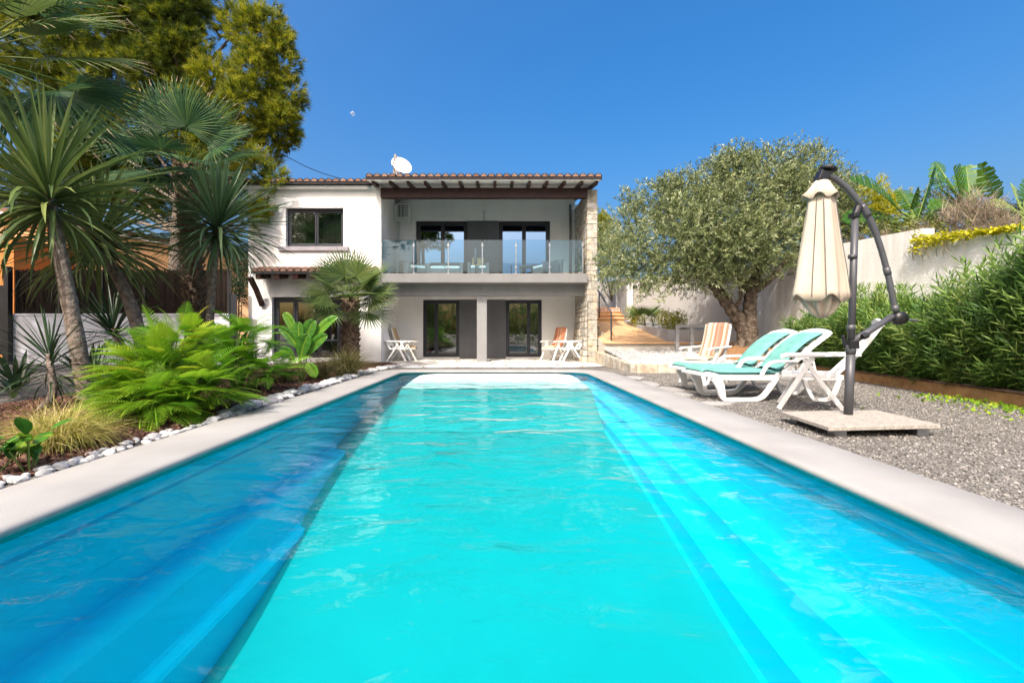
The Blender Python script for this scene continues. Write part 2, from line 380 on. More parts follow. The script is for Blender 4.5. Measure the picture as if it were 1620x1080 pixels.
M['grassdark']=leafmat('brown_grass',[(0,(.06,.07,.02)),(.5,(.13,.13,.04)),(1,(.28,.22,.09))],.6,.3)  # darker, browner blades than the fountain grass
M['banana']=leafmat('banana_leaf',[(0,(.03,.10,.012)),(.5,(.085,.20,.025)),(1,(.28,.38,.09))],.4,.35)
M['broad']=leafmat('paddle_leaf',[(0,(.03,.12,.015)),(.5,(.09,.24,.025)),(1,(.24,.36,.03))],.35,.35)
M['yellow']=leafmat('yellow_creeper',[(0,(.26,.28,.01)),(.5,(.48,.46,.015)),(1,(.62,.56,.02))],.5,.35)
M['shrub']=leafmat('mixed_shrub_leaf',[(0,(.05,.07,.02)),(.5,(.13,.16,.035)),(1,(.28,.28,.06))],.5,.3)
M['dry']=leafmat('dry_twigs',[(0,(.17,.13,.09)),(.5,(.30,.25,.18)),(1,(.42,.36,.27))],.8,.2)
M['darkplant']=leafmat('dark_leaf',[(0,(.012,.032,.014)),(.5,(.025,.06,.025)),(1,(.06,.11,.04))],.4,.2)
M['stem']=mat('green_stem',(.16,.24,.05),(.10,.16,.04),6,.6)

# ================================================================== GROUND AND POOL
PC=-0.09; LIP=2.12; WALLX=2.20; CO=2.70; PY0=-0.1; PY1=10.70; WATER=-0.07
def rrect(hx,y0,y1,r,k=8):
    """outline of the pool grown by nothing: rounded rectangle, counter-clockwise"""
    out=[]
    for cx,cy,a0 in((hx-r,y0+r,-90),(hx-r,y1-r,0),(-hx+r,y1-r,90),(-hx+r,y0+r,180)):
        for i in range(k+1):
            a=R(a0+90*i/k); out.append((PC+cx+r*math.cos(a),cy+r*math.sin(a)))
    return out
def offs(d,r0=.42): return rrect(LIP+d,PY0-d,PY1+d,max(r0+d,.02))
# coping: a cross-section swept round the pool
g=Geo()
sec=[(.08,-.10),(.06,-.058),(.02,-.052),(.004,-.042),(0,-.028),(.006,-.012),(.025,-.002),(.06,0),(.30,.001),(.575,0),(.58,-.006),(.58,-.12)]
rings=[[(x,y,z) for x,y in offs(d)] for d,z in sec]
n=len(rings[0]); v=[p for r_ in rings for p in r_]
f=[(i*n+k,(i+1)*n+k,(i+1)*n+(k+1)%n,i*n+(k+1)%n) for i in range(len(rings)-1) for k in range(n)]
g.add(v,f); cop=struct(g.build('pool_coping',None,smooth=True))
cm=M['coping'].copy(); cop.data.materials.append(cm)
# joints between the coping stones: thin grooves in the bump and colour at every 1.25 m
nn_,ll_=cm.node_tree.nodes,cm.node_tree.links
tc=nn_.new('ShaderNodeTexCoord'); sx=nn_.new('ShaderNodeSeparateXYZ'); ll_.new(tc.outputs['Object'],sx.inputs[0])
m1=nn_.new('ShaderNodeMath'); m1.operation='ADD'; m1.inputs[1].default_value=1.03; ll_.new(sx.outputs['Y'],m1.inputs[0])
m2=nn_.new('ShaderNodeMath'); m2.operation='PINGPONG'; m2.inputs[1].default_value=.625; ll_.new(m1.outputs[0],m2.inputs[0])
m3=nn_.new('ShaderNodeMath'); m3.operation='LESS_THAN'; m3.inputs[1].default_value=.007; ll_.new(m2.outputs[0],m3.inputs[0])
pb=nn_['Principled BSDF']; old=pb.inputs['Base Color'].links[0].from_socket
mx=nn_.new('ShaderNodeMixRGB'); mx.inputs[2].default_value=(.34,.32,.29,1); ll_.new(m3.outputs[0],mx.inputs[0]); ll_.new(old,mx.inputs[1]); ll_.new(mx.outputs[0],pb.inputs['Base Color'])

# shell: wall, two moulded ledges on each long side, floor
def gel(name,c1,c2,rough=.35):
    return mat(name,c1,c2,1.2,rough,.06,220,.3)
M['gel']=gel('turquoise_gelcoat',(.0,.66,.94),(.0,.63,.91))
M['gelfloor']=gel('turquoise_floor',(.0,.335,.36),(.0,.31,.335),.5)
prof=[(WALLX,-.06),(WALLX,-.17),(WALLX+.012,-.19),(WALLX,-.21),(WALLX,-.47),(WALLX-.003,-.49),(WALLX-.003,-.52),(WALLX-.005,-.70),(WALLX-.03,-.724),(1.975,-.735),(1.95,-.76),(1.95,-1.0),(1.93,-1.02),(1.79,-1.03),(1.77,-1.05),(1.765,-1.32),(1.74,-1.345)]
def deep(y):
    """share of the full depth left at y: the shape rises with distance to imitate refraction"""
    return float(np.interp(y,[-1,2.6,3.3,4,5,6,7,8,9,10,10.8],[1,1,.93,.82,.67,.545,.45,.375,.315,.27,.24]))
g=Geo(); ys=[PY0-.08]+list(np.linspace(2.4,10.78,34))
n=len(prof)
def dz(z,y): return z if z>WATER else WATER-(WATER-z)*deep(y)
for s in(-1,1):
    pr=prof if s>0 else [(x,z) if i<8 else q for i,((x,z),q) in enumerate(zip(prof,prof[:7]+[(WALLX-.008,-.70),(WALLX-.03,-.724),(1.985,-.735),(1.96,-.76),(1.875,-1.0),(1.855,-1.02),(1.79,-1.03),(1.77,-1.05),(1.765,-1.32),(1.74,-1.345)]))]
    pr=[p if i!=7 or s>0 else (WALLX-.008,-.70) for i,p in enumerate(pr)]
    vv=[(PC+s*x,y,dz(z,y) if s>0 else z) for y in ys for x,z in pr]
    ff=[(k*n+i,k*n+i+1,(k+1)*n+i+1,(k+1)*n+i) if s<0 else (k*n+i,(k+1)*n+i,(k+1)*n+i+1,k*n+i+1) for k in range(len(ys)-1) for i in range(n-1)]
    g.add(vv,ff)
g.add([(PC-2.25,10.78,-1.4),(PC+2.25,10.78,-1.4),(PC+2.25,10.78,-.05),(PC-2.25,10.78,-.05)],[(0,1,2,3)])
g.add([(PC-2.25,PY0-.08,-1.4),(PC+2.25,PY0-.08,-1.4),(PC+2.25,PY0-.08,-.05),(PC-2.25,PY0-.08,-.05)],[(0,3,2,1)])
struct(g.build('pool_shell',M['gel']))
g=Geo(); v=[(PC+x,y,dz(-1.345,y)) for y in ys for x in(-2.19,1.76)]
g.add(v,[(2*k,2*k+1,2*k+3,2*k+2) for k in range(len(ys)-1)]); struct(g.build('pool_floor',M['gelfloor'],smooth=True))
# water: clear sheet with real small ripples, rougher towards the far end
def watermat():
    m,n,l=newmat('pool_water'); out=n['Material Output']; n.remove(n['Principled BSDF']); tc=n.new('ShaderNodeTexCoord')
    mp=n.new('ShaderNodeMapping'); mp.inputs['Scale'].default_value=(1.0,1.5,1); l.new(tc.outputs['Object'],mp.inputs[0])
    a=n.new('ShaderNodeTexNoise'); a.inputs['Scale'].default_value=1.3; a.inputs['Detail'].default_value=2.5; a.inputs['Distortion'].default_value=.6
    b=n.new('ShaderNodeTexNoise'); b.inputs['Scale'].default_value=7; b.inputs['Detail'].default_value=2; b.inputs['Distortion'].default_value=.8
    l.new(mp.outputs[0],a.inputs['Vector']); l.new(mp.outputs[0],b.inputs['Vector'])
    k=n.new('ShaderNodeMath'); k.operation='MULTIPLY'; k.inputs[1].default_value=.10; l.new(b.outputs['Fac'],k.inputs[0])
    s=n.new('ShaderNodeMath'); s.operation='ADD'; l.new(a.outputs['Fac'],s.inputs[0]); l.new(k.outputs[0],s.inputs[1])
    bp=n.new('ShaderNodeBump'); bp.inputs['Strength'].default_value=1.; bp.inputs['Distance'].default_value=.065; l.new(s.outputs[0],bp.inputs['Height'])
    tr=n.new('ShaderNodeBsdfTransparent'); tr.inputs[0].default_value=(.72,.99,.985,1)
    gl=n.new('ShaderNodeBsdfGlossy'); gl.inputs['Roughness'].default_value=.015; l.new(bp.outputs[0],gl.inputs['Normal'])
    fr=n.new('ShaderNodeFresnel'); fr.inputs[0].default_value=1.21; l.new(bp.outputs[0],fr.inputs['Normal'])
    mx=n.new('ShaderNodeMixShader'); l.new(fr.outputs[0],mx.inputs[0]); l.new(tr.outputs[0],mx.inputs[1]); l.new(gl.outputs[0],mx.inputs[2]); l.new(mx.outputs[0],out.inputs[0])
    return m
M['water']=watermat()
g=Geo(); g.add([(PC-2.205,PY0-.07,WATER),(PC+2.205,PY0-.07,WATER),(PC+2.205,10.77,WATER),(PC-2.205,10.77,WATER)],[(0,1,2,3)])
struct(g.build('pool_water',M['water']))
# white cover floating at the far end
g=Geo()
pts=[]
for cx,cy,a0 in((1.68-.45,10.58-.45,0),(-1.70+.45,10.58-.45,90)):
    for i in range(9):
        a=R(a0+90*i/8); pts.append((cx-.02+.45*math.cos(a),cy+.45*math.sin(a)))
front=[(-1.72+3.38*i/60, 8.16+.02*math.sin(i*1.7)+.02*math.sin(i*.63+1)) for i in range(61)]
ny=26; backl=[(x,y) for x,y in pts]
xs=np.linspace(-1.72,1.66,61); v=[];f=[]
def backy(x):
    for c,s in((1.21,1),(-1.27,-1)):
        if (x-c)*s>0: return 10.13+math.sqrt(max(.45**2-(x-c)**2,0))
    return 10.58
for i,x in enumerate(xs):
    for j in range(ny+1):
        t=j/ny; y0=front[i][1]; y=y0+(backy(x)-y0)*t
        z=-.060-.045*max(0,1-(y-8.0)/1.7)**1.3+.004*math.sin(x*9+y*6)*max(0,1-(y-8.0)/1.9)
        v.append((x,y,z))
for i in range(60):
    for j in range(ny):
        a=i*(ny+1)+j; f.append((a,a+ny+1,a+ny+2,a+1))
g.add(v,f); n0=len(v)
g.add([(x,y,z-.012) for x,y,z in v],[q[::-1] for q in f])
rim=[j for j in range(ny+1)]+[i*(ny+1)+ny for i in range(1,61)]+[60*(ny+1)+j for j in range(ny-1,-1,-1)]+[i*(ny+1) for i in range(59,0,-1)]
F=[]; 
for a,b in zip(rim,rim[1:]+rim[:1]): F.append((a,b,n0+b,n0+a))
g.F.append(np.array(F)); g.T.append(np.full(len(F),.5))
gb=Geo(); zf=dz(-1.345,7.0)+.004; gb.add([(-1.72,7.0,zf),(1.66,7.0,zf),(1.66,8.07,-.120),(-1.72,8.07,-.120),(-1.72,10.7,-.125),(1.66,10.7,-.125),(-1.72,8.07,-.62),(1.66,8.07,-.62),(-1.72,10.7,-.62),(1.66,10.7,-.62)],[(0,1,2,3),(3,2,5,4),(0,3,6),(2,1,7),(3,4,8,6),(5,2,7,9)])
struct(gb.build('added_ramp',M['gelfloor']))  # added slope that hides the white panel's shadow on the floor
tag(g.build('pool_cover',M['cover'],smooth=False),'white panel lying over the far end of the pool','pool cover')

# ground: one sheet to the horizon with the pool left open
def ringground(name,x0,x1,y0,y1,hx0,hx1,hy0,hy1,z,m):
    g=Geo()
    for a,b,c,d in((x0,x1,y0,hy0),(x0,x1,hy1,y1),(x0,hx0,hy0,hy1),(hx1,x1,hy0,hy1)):
        g.add([(a,c,z),(b,c,z),(b,d,z),(a,d,z)],[(0,1,2,3)])
    return struct(g.build(name,m))
ringground('ground',-900,900,-900,2500,PC-2.6,PC+2.6,PY0-.5,PY1+.5,-.035,M['gravel'])
def strip(name,poly,z,m):
    g=Geo(); g.add([(x,y,z) for x,y in poly],[tuple(range(len(poly)))]); return struct(g.build(name,m))
# planting bed, gently mounded
def bedz(x,y):
    return -.028+.10*math.sin(min(max((-2.95-x)/3.2,0),1)*PI)**.7*(.8+.2*math.sin(y*1.3))
g=Geo(); v=[];f=[]; nx,nyy=22,50
for i in range(nx+1):
    for j in range(nyy+1):
        y=1.2+12.6*j/nyy; xr=-2.96-max(0,(y-10.6))*.0; x=xr-(3.6+.35*math.sin(y*.8))*i/nx
        v.append((x,y,bedz(x,y)+.012*math.sin(x*7+y*5)*(0<i<nx)))
for i in range(nx):
    for j in range(nyy): a=i*(nyy+1)+j; f.append((a,a+1,a+nyy+2,a+nyy+1))
g.add(v,f); struct(g.build('planting_bed',M['mulch'],smooth=True))
def chips(name,label,n,xr,yr,zf,m,size,cat,gate=None,flat=.35):
    """loose bits nobody could count, one mesh"""
    x=rng.uniform(*xr,n); y=yr[0]+(yr[1]-yr[0])*rng.random(n)**1.5
    if gate is not None: k=gate(x,y); x=x[k]; y=y[k]
    n=len(x); z=np.array([zf(a,b) for a,b in zip(x,y)])
    tv=np.array([(.5,0,0),(0,.5,0),(-.5,0,0),(0,-.5,0),(.1,.05,.45),(-.05,0,-.4)])*1.; tf=np.array([(0,1,4),(1,2,4),(2,3,4),(3,0,4),(1,0,5),(2,1,5),(3,2,5),(0,3,5)])
    d=rdir(n); d[:,2]*=flat; up=np.tile((0,0,1.),(n,1))+.5*rdir(n)
    sc=size*rng.uniform(.5,1.25,n); g=Geo(); inst(g,tv,tf,frames(d,up),np.stack([x,y,z+sc*.12],1),sc,rng.random(n))
    return tag(g.build(name,m),label,cat,kind='stuff')
chips('bark_chips','loose reddish bark chips over the planting bed',16000,(-6.3,-2.98),(1.6,9),lambda x,y:bedz(x,y),M['chip'],.05,'bark chips')
def curbx(y): return float(np.interp(y,[-5,4,5.5,8.7,10.6],[5.9,6.15,6.4,6.9,7.25]))
chips('gravel','grey gravel lying loose beside the pool coping',60000,(2.62,7.2),(1.6,11.5),lambda x,y:-.035,M['gravelstone'],.019,'gravel',
      gate=lambda x,y:np.array([a<curbx(b)-.02 and not(a>3.1 and b>10.5) for a,b in zip(x,y)]))
# terrace of white crazy paving in front of the house
strip('terrace_paving',[(-3.5,12.9),(-2.4,12.0),(1.9,12.05),(3.0,12.6),(3.2,14.1),(2.82,14.1),(2.82,16.38),(-3.62,16.38),(-3.62,14.0)],-.022,M['paving'])
# a few pale flags let into the gravel along the coping
FL=[(2.78,7.35,.20,.33),(2.74,6.72,.17,.22),(2.80,5.85,.22,.15),(2.74,8.2,.16,.4),(2.80,9.3,.2,.3)]
for k,(x,y,a,b) in enumerate(FL):
    g=Geo(); m_=9; poly=[(x+a*(.8+.3*random.random())*math.cos(2*PI*i/m_),y+b*(.8+.3*random.random())*math.sin(2*PI*i/m_)) for i in range(m_)]
    prism(g,poly,-.05,-.012)
    tag(g.build('flagstone',M['coping'],bevel=.006),'irregular pale flagstone set in the gravel against the pool coping','flagstone','pale flagstones along the right coping')

# ================================================================== HOUSE
HB=np.array((-2.3,15.5,0.))
house=thing('house','white two storey villa with a glass fronted balcony and clay tiled roof','house',HB)
def hp(g,name,m,parent=None,bevel=0,smooth=False,label=None):
    o=g.build(name,m,parent or house,smooth=smooth,bevel=bevel,off=HB)
    if label: o['label']=label
    return o
WL,WR,WY,BY,PX=-7.77,-3.63,14.2,16.4,2.80
UWIN=(-6.61,-4.81,3.59,4.80); LWIN=(-7.04,-4.32,.12,2.02)
UD1=(-2.94,-1.07,2.75,4.94); UD2=(.04,1.90,2.75,4.94)
LD1=(-2.69,-1.37,.03,2.10); LD2=(.30,1.60,.03,2.10)
g=Geo(); wall(g,WL,WR,-.1,5.50,WY,WY+.28,[UWIN,LWIN])
box(g,WR-.28,WR,WY+.28,21,-.1,5.55); box(g,WL,WL+.28,WY+.28,21,-.1,5.5); box(g,WL,PX+.3,21,21.3,-.1,5.6)
hp(g,'wing_wall',M['stucco'])
g=Geo(); wall(g,WR,PX,-.1,5.86,BY,BY+.26,[UD1,UD2,LD1,LD2]); hp(g,'main_wall',M['stucco'])
g=Geo(); box(g,PX+.02,PX+.28,BY+.3,21,-.1,5.6); hp(g,'gable_wall',M['stucco'])
# dark render between the doors
g=Geo(); box(g,UD1[1]+.002,UD2[0]-.002,BY-.012,BY+.05,2.75,4.94); hp(g,'render_panel',M['panelgrey'])
g=Geo(); box(g,LD1[1]+.002,LD2[0]-.002,BY-.012,BY+.05,-.02,2.10); hp(g,'render_panel',M['panelgrey'])
# balcony slab, beam and post
g=Geo(); box(g,WR+.003,PX-.003,14.10,BY-.003,2.46,2.74); hp(g,'balcony_slab',M['trimgrey'],bevel=.008)
g=Geo(); box(g,WR+.006,PX-.006,14.28,BY-.006,2.742,2.752); hp(g,'balcony_floor',M['soffit'])
g=Geo(); box(g,WR+.003,PX-.003,14.55,14.9,2.09,2.457); hp(g,'balcony_beam',M['trimgrey'],bevel=.006)
g=Geo(); box(g,-.66,-.34,14.58,14.88,-.05,2.087); hp(g,'post',M['postgrey'],bevel=.012)
# stone buttress: courses of blocks on a mortar core
g=Geo(); box(g,PX+.02,PX+.30,WY+.03,BY+.25,-.1,5.36); pillar=hp(g,'stone_pillar',M['mortar'])
g=Geo(); z=-.05
while z<5.3:
    h=random.uniform(.13,.27); h=min(h,5.38-z)
    sp=[0,random.uniform(.35,.65),1] if random.random()<.75 else [0,1]
    for a,b in zip(sp,sp[1:]):
        x0=PX+.325*a; x1=PX+.325*b
        box(g,x0+.003,x1-.003,WY+.012+random.uniform(-.012,.010),WY+.18,z+.004,z+h-.004,random.random())
    y=WY+.19
    while y<BY+.2:
        L=random.uniform(.16,.42); hh=h; 
        box(g,PX-.005+random.uniform(-.018,.012),PX+.325+random.uniform(-.01,.01),y+.006,min(y+L,BY+.24)-.006,z+.007,z+h-.007,random.random()*.8)
        y+=L
    z+=h
hp(g,'masonry',M['stone'],pillar,bevel=.012)
g=Geo(); z=-.05
while z<1.9:      # the rough spreading foot of the buttress
    h=random.uniform(.14,.26); out=.16*(1-z/2)
    for a,b in((14.14,14.5),(14.5,14.95),(14.95,15.5),(15.5,16.1)):
        box(g,PX-.02-out*random.uniform(.6,1.1),PX+.0,a+.01,b-.01,z+.007,z+h-.008,random.random()*.8)
    z+=h
hp(g,'masonry',M['stone'],pillar,bevel=.014)
# windows and doors
def rectframe(g,x0,x1,z0,z1,y0,y1,w,wb=None):
    wb=w if wb is None else wb
    box(g,x0,x0+w,y0,y1,z0,z1); box(g,x1-w,x1,y0,y1,z0,z1)
    box(g,x0+w,x1-w,y0,y1,z1-w,z1); box(g,x0+w,x1-w,y0,y1,z0,z0+wb)
def opening(name,rc,y,mull,glass,w=.075,sash=.06,transom=None,label=None):
    x0,x1,z0,z1=rc; g=Geo(); rectframe(g,x0+.002,x1-.002,z0+.002,z1-.002,y,y+.09,w)
    o=hp(g,name,M['frame'],bevel=.006,label=label)
    xs=[x0+w]+mull+[x1-w]
    for i,(a,b) in enumerate(zip(xs,xs[1:])):
        g=Geo(); e=.02 if i%2 else 0
        rectframe(g,a+.001,b-.001,z0+w+.002,z1-w-.002,y+.012+e,y+.055+e,sash)
        if transom: box(g,a+sash,b-sash,y+.012+e,y+.055+e,transom-.03,transom+.03)
        hp(g,'sash',M['frame'],o,bevel=.004)
        g=Geo(); box(g,a+sash-.005,b-sash+.005,y+.028+e,y+.034+e,z0+w+sash-.005,z1-w-sash+.005); hp(g,'pane',M[glass],o)
    return o
opening('window',UWIN,WY+.13,[-5.70],'glass',.07,.05)
g=Geo(); box(g,-6.82,-4.63,WY-.07,WY+.12,3.45,3.585); hp(g,'window_sill',M['sill'],bevel=.01)
opening('glazed_door',LWIN,WY+.14,[-6.37,-5.62,-4.98],'glass',.09,.07,transom=.66)
d=opening('glazed_door',UD1,BY+.07,[-1.98],'skyglass',.08,.07)
d=opening('glazed_door',UD2,BY+.07,[.96],'skyglass',.08,.07)
d=opening('glazed_door',LD1,BY+.07,[-2.22],'glass',.07,.06)
g=Geo(); box(g,-2.27,-2.245,BY+.0,BY+.07,.98,1.14); hp(g,'handle',M['black'],d)
d=opening('glazed_door',LD2,BY+.07,[1.13],'glass',.07,.06)
g=Geo(); box(g,1.145,1.17,BY+.0,BY+.07,.98,1.14); hp(g,'handle',M['black'],d)
# rooms behind the glass
def room(rc,y,depth=2.2):
    x0,x1,z0,z1=rc; x0-=.4;x1+=.4;z1+=.25; g=Geo(); y1=y+depth
    p=[(x0,y,z0-.02),(x1,y,z0-.02),(x1,y1,z0-.02),(x0,y1,z0-.02),(x0,y,z1),(x1,y,z1),(x1,y1,z1),(x0,y1,z1)]
    g.add(p,[(0,1,2,3),(7,6,5,4),(3,2,6,7),(0,3,7,4),(1,5,6,2)]); hp(g,'room',M['room'])
room(UWIN,WY+.285,1.6); room(LWIN,WY+.285,1.6); room(UD1,BY+.27); room(UD2,BY+.27); room(LD1,BY+.27); room(LD2,BY+.27)
def curtain(x0,x1,z0,z1,y):
    g=Geo(); k=40; v=[(x0+(x1-x0)*i/k,y+.035*math.sin(i*1.35),z) for i in range(k+1) for z in(z0,z1)]
    g.add(v,[(2*i,2*i+2,2*i+3,2*i+1) for i in range(k)]); hp(g,'curtain',M['curtain'],smooth=True)
curtain(.75,1.6,.06,2.12,BY+.42); curtain(-6.6,-6.15,3.6,4.85,WY+.42); curtain(-5.6,-4.9,3.6,4.85,WY+.42)
curtain(-2.7,-2.3,.06,2.12,BY+.42)
# blue bucket and dark pot seen through the left garden door
g=Geo(); lathe(g,[(.10,0),(.13,.34)],18,(-2.42,BY+.36,.01)); 
o=g.build('bucket',mat('blue_plastic',(.02,.08,.30),(.015,.06,.24),5,.4),smooth=False); tag(o,'dark blue bucket standing behind the left garden door glass','bucket')
# roofs: corrugated barrel tiles over a dark bedding course
def tiled(x0,x1,ye,ze,yr,slope,name,pitch=.225,ridge=True,parent=None,lift=.10):
    n=int(round((x1-x0)/pitch)); pw=(x1-x0)/n
    g=Geo(); k=10; v=[];f=[]; rows=int((yr-ye)/.36)+1; T=[]
    ys=[]; 
    for r_ in range(rows):
        ys+= [(ye+.36*r_,.018),(min(ye+.36*(r_+1),yr)-.001,0)]
    cols=n*k+1
    for y,dz in ys:
        for i in range(cols):
            ph=(i%k)/k; wv=math.sqrt(max(0,1-((ph-.5)/.5)**2)) if True else 0
            v.append((x0+pw*i/k,y,ze+.03+slope*(y-ye)+lift*.85*wv+dz))
    for j in range(len(ys)-1):
        for i in range(cols-1):
            f.append((j*cols+i,j*cols+i+1,(j+1)*cols+i+1,(j+1)*cols+i)); T.append((hash((i//k,j//2))%97)/97)
    g.add(v,f,np.array(T)); ro=hp(g,name,M['tile'],parent)
    g=Geo()       # mortared ends of the barrel tiles
    for i in range(n):
        cx=x0+pw*(i+.5); pts=[(cx+.088*math.cos(a),ye-.004,ze+.036+lift*.86*math.sin(a)) for a in np.linspace(0,PI,9)]
        g.add(pts+[(x,y+.05,z) for x,y,z in pts],[tuple(range(9))[::-1]]+[(q,q+1,9+q+1,9+q) for q in range(8)],.55+.45*random.random())
    hp(g,'tile_end',M['tile'],ro)
    g=Geo(); hexa(g,[(x0,ye+.01,ze-.045),(x1,ye+.01,ze-.045),(x1,yr,ze-.045+slope*(yr-ye)),(x0,yr,ze-.045+slope*(yr-ye)),
                     (x0,ye+.01,ze+.033),(x1,ye+.01,ze+.033),(x1,yr,ze+.033+slope*(yr-ye)),(x0,yr,ze+.033+slope*(yr-ye))]); hp(g,'tile_bed',M['tilebed'],ro)
    return ro
tiled(-3.93,3.12,13.55,5.515,20.9,.15,'roof',.225)
tiled(-7.95,-3.94,13.93,5.50,20.9,.10,'roof',.228)
tiled(-7.35,-3.70,13.55,2.70,14.19,.24,'porch_roof',.22)
# white boards under the eaves of the balcony roof, cornice of the wing
g=Geo(); hexa(g,[(-3.9,13.58,5.445),(3.08,13.58,5.445),(3.08,BY,5.868),(-3.9,BY,5.868),(-3.9,13.58,5.467),(3.08,13.58,5.467),(3.08,BY,5.889),(-3.9,BY,5.889)]); hp(g,'eaves_boards',M['soffit'])
g=Geo(); box(g,WL-.1,-3.98,14.03,WY-.002,5.36,5.452); hp(g,'cornice',M['stucco'],bevel=.01)
g=Geo(); box(g,WR+.0,PX-.002,14.12,14.34,5.10,5.40); hp(g,'eaves_beam',M['wood'],bevel=.008)
for k in range(14):
    x=-3.60+.523*k-.14
    if x>2.98: x=2.98
    g=Geo(); c=.05
    hexa(g,[(x-.045,13.72,5.36),(x+.045,13.72,5.36),(x+.045,BY-.01,5.755),(x-.045,BY-.01,5.755),(x-.045,13.62,5.447),(x+.045,13.62,5.447),(x+.045,BY-.01,5.864),(x-.045,BY-.01,5.864)])
    hp(g,'rafter',M['wood'],bevel=.005)
for k in range(7):
    x=-7.15+.55*k; g=Geo()
    hexa(g,[(x-.08,13.62,2.50),(x+.08,13.62,2.50),(x+.08,WY-.002,2.60),(x-.08,WY-.002,2.60),(x-.08,13.58,2.652),(x+.08,13.58,2.652),(x+.08,WY-.002,2.79),(x-.08,WY-.002,2.79)])
    hp(g,'rafter_tail',M['wood'],bevel=.006)
g=Geo(); bar(g,[(-7.42,WY-.55,2.56),(-7.36,WY-.3,2.2),(-7.32,WY-.03,1.75)],(1,0,0),.12,.12); hp(g,'bracket',M['wood'])
# flue on the roof
g=Geo(); box(g,-3.95,-3.50,16.2,16.6,5.6,6.55); lathe(g,[(.10,0),(.10,.42)],16,(-3.66,16.4,6.5)); lathe(g,[(.15,0),(.15,.1),(.11,.17)],16,(-3.66,16.4,6.93)); hp(g,'chimney',M['chimney'])
# rain pipe
g=Geo(); tube(g,[(2.62,BY-.06,2.74),(2.62,BY-.06,5.5)],.045,10); hp(g,'rain_pipe',M['trimgrey'],smooth=True)
g=Geo(); tube(g,[(WR+.1,BY-.06,2.74),(WR+.1,BY-.06,4.9)],.03,8); hp(g,'rain_pipe',M['stucco'],smooth=True)
# glass balustrade
bal=thing('glass_balustrade','clear glass balustrade with slim steel posts along the balcony edge','balustrade',(-.4,14.2,2.74))
BO=np.array((-.4,14.2,2.74))
px_=[603.5,654.5,709,763,816,869.5,921.5]; xsb=[(p-787)*14.17/720 for p in px_]
for i,(a,b) in enumerate(zip(xsb,xsb[1:])):
    g=Geo(); box(g,a+.012,b-.012,14.165,14.177,2.79,3.79); g.build('glass_panel',M['balglass'],bal,off=BO)
for x in xsb:
    g=Geo(); box(g,x-.02,x+.02,14.18,14.205,2.742,3.72); box(g,x-.05,x+.05,14.15,14.25,2.742,2.752)
    for z in(2.95,3.62): box(g,x-.03,x+.03,14.155,14.181,z-.03,z+.03)
    g.build('post',M['steel'],bal,off=BO)
# air conditioner, lamp, dish: fixed to the house but liftable
t=thing('air_conditioner','cream air conditioning unit on a bracket under the balcony roof beam','air conditioner',(-3.35,BY-.02,4.9))
g=Geo(); box(g,-.27,.27,-.42,-.10,0,.52); g.build('casing',M['ac'],t,bevel=.015)
g=Geo()
for k in range(7): box(g,-.17,.21,-.428,-.421,.08+.06*k,.105+.06*k)
box(g,.02,.05,-.431,-.429,.06,.48); box(g,-.1,-.07,-.431,-.429,.06,.48); g.build('fan_grille',M['metal_dark'],t)
g=Geo(); box(g,-.25,-.21,-.45,0,-.05,-.002); box(g,.21,.25,-.45,0,-.05,-.002); box(g,-.3,.3,-.46,-.42,-.09,-.051); g.build('bracket',M['ac'],t)
t=thing('wall_lamp','small upright metal lamp on the white wall above the balcony doors','wall lamp',(-.46,BY-.002,5.12))
g=Geo(); box(g,-.04,.04,-.03,0,-.05,.05); g.build('wall_plate',M['steel'],t)
g=Geo(); lathe(g,[(.05,-.17),(.055,-.16),(.055,.16),(.05,.17)],16,(0,-.085,0)); g.build('lamp_body',M['ac'],t,smooth=False)
t=thing('satellite_dish','white satellite dish on the tiled roof in front of the flue','satellite dish',(-3.25,15.3,5.62))
def dishgeo():
    g=Geo(); rings=[];n=28
    for k in range(7):
        r=.345*k/6
        for i in range(n):
            a=2*PI*i/n; rings.append((r*math.cos(a),r*math.sin(a)*1.05,.30*(r)**2))
    v=np.array(rings); F=[(k*n+i,k*n+(i+1)%n,(k+1)*n+(i+1)%n,(k+1)*n+i) for k in range(6) for i in range(n)]
    g.add(v,F); v2=v.copy(); v2[:,2]-=.012; g.add(v2,[q[::-1] for q in F]); return g
g=dishgeo(); o=g.build('reflector',M['dish'],t,smooth=True); o.location=(.07,-.25,.80); o.rotation_euler=Vector((.45,-.75,.48)).to_track_quat('Z','Y').to_euler()
g=Geo(); tube(g,[(0,0,0),(0,0,.62),(.05,-.14,.78)],.03,8); g.build('mast',M['steel'],t)
g=Geo(); tube(g,[(-.12,-.2,.5),(-.14,-.55,.70),(-.02,-.72,.92)],.014,6); obox(g,(-.02,-.72,.93),(.07,.07,.12)); g.build('receiver_arm',M['chimney'],t)

# overhead cable from the pines to the roof
g=Geo(); a=P(440,240,15.0); b=P(545,284,17.0); 
tube(g,[a+(b-a)*i/8-np.array((0,0,.12*math.sin(PI*i/8))) for i in range(9)],.012,5)
tag(g.build('overhead_cable',M['black']),'thin black cable running from the pine to the roof','cable')

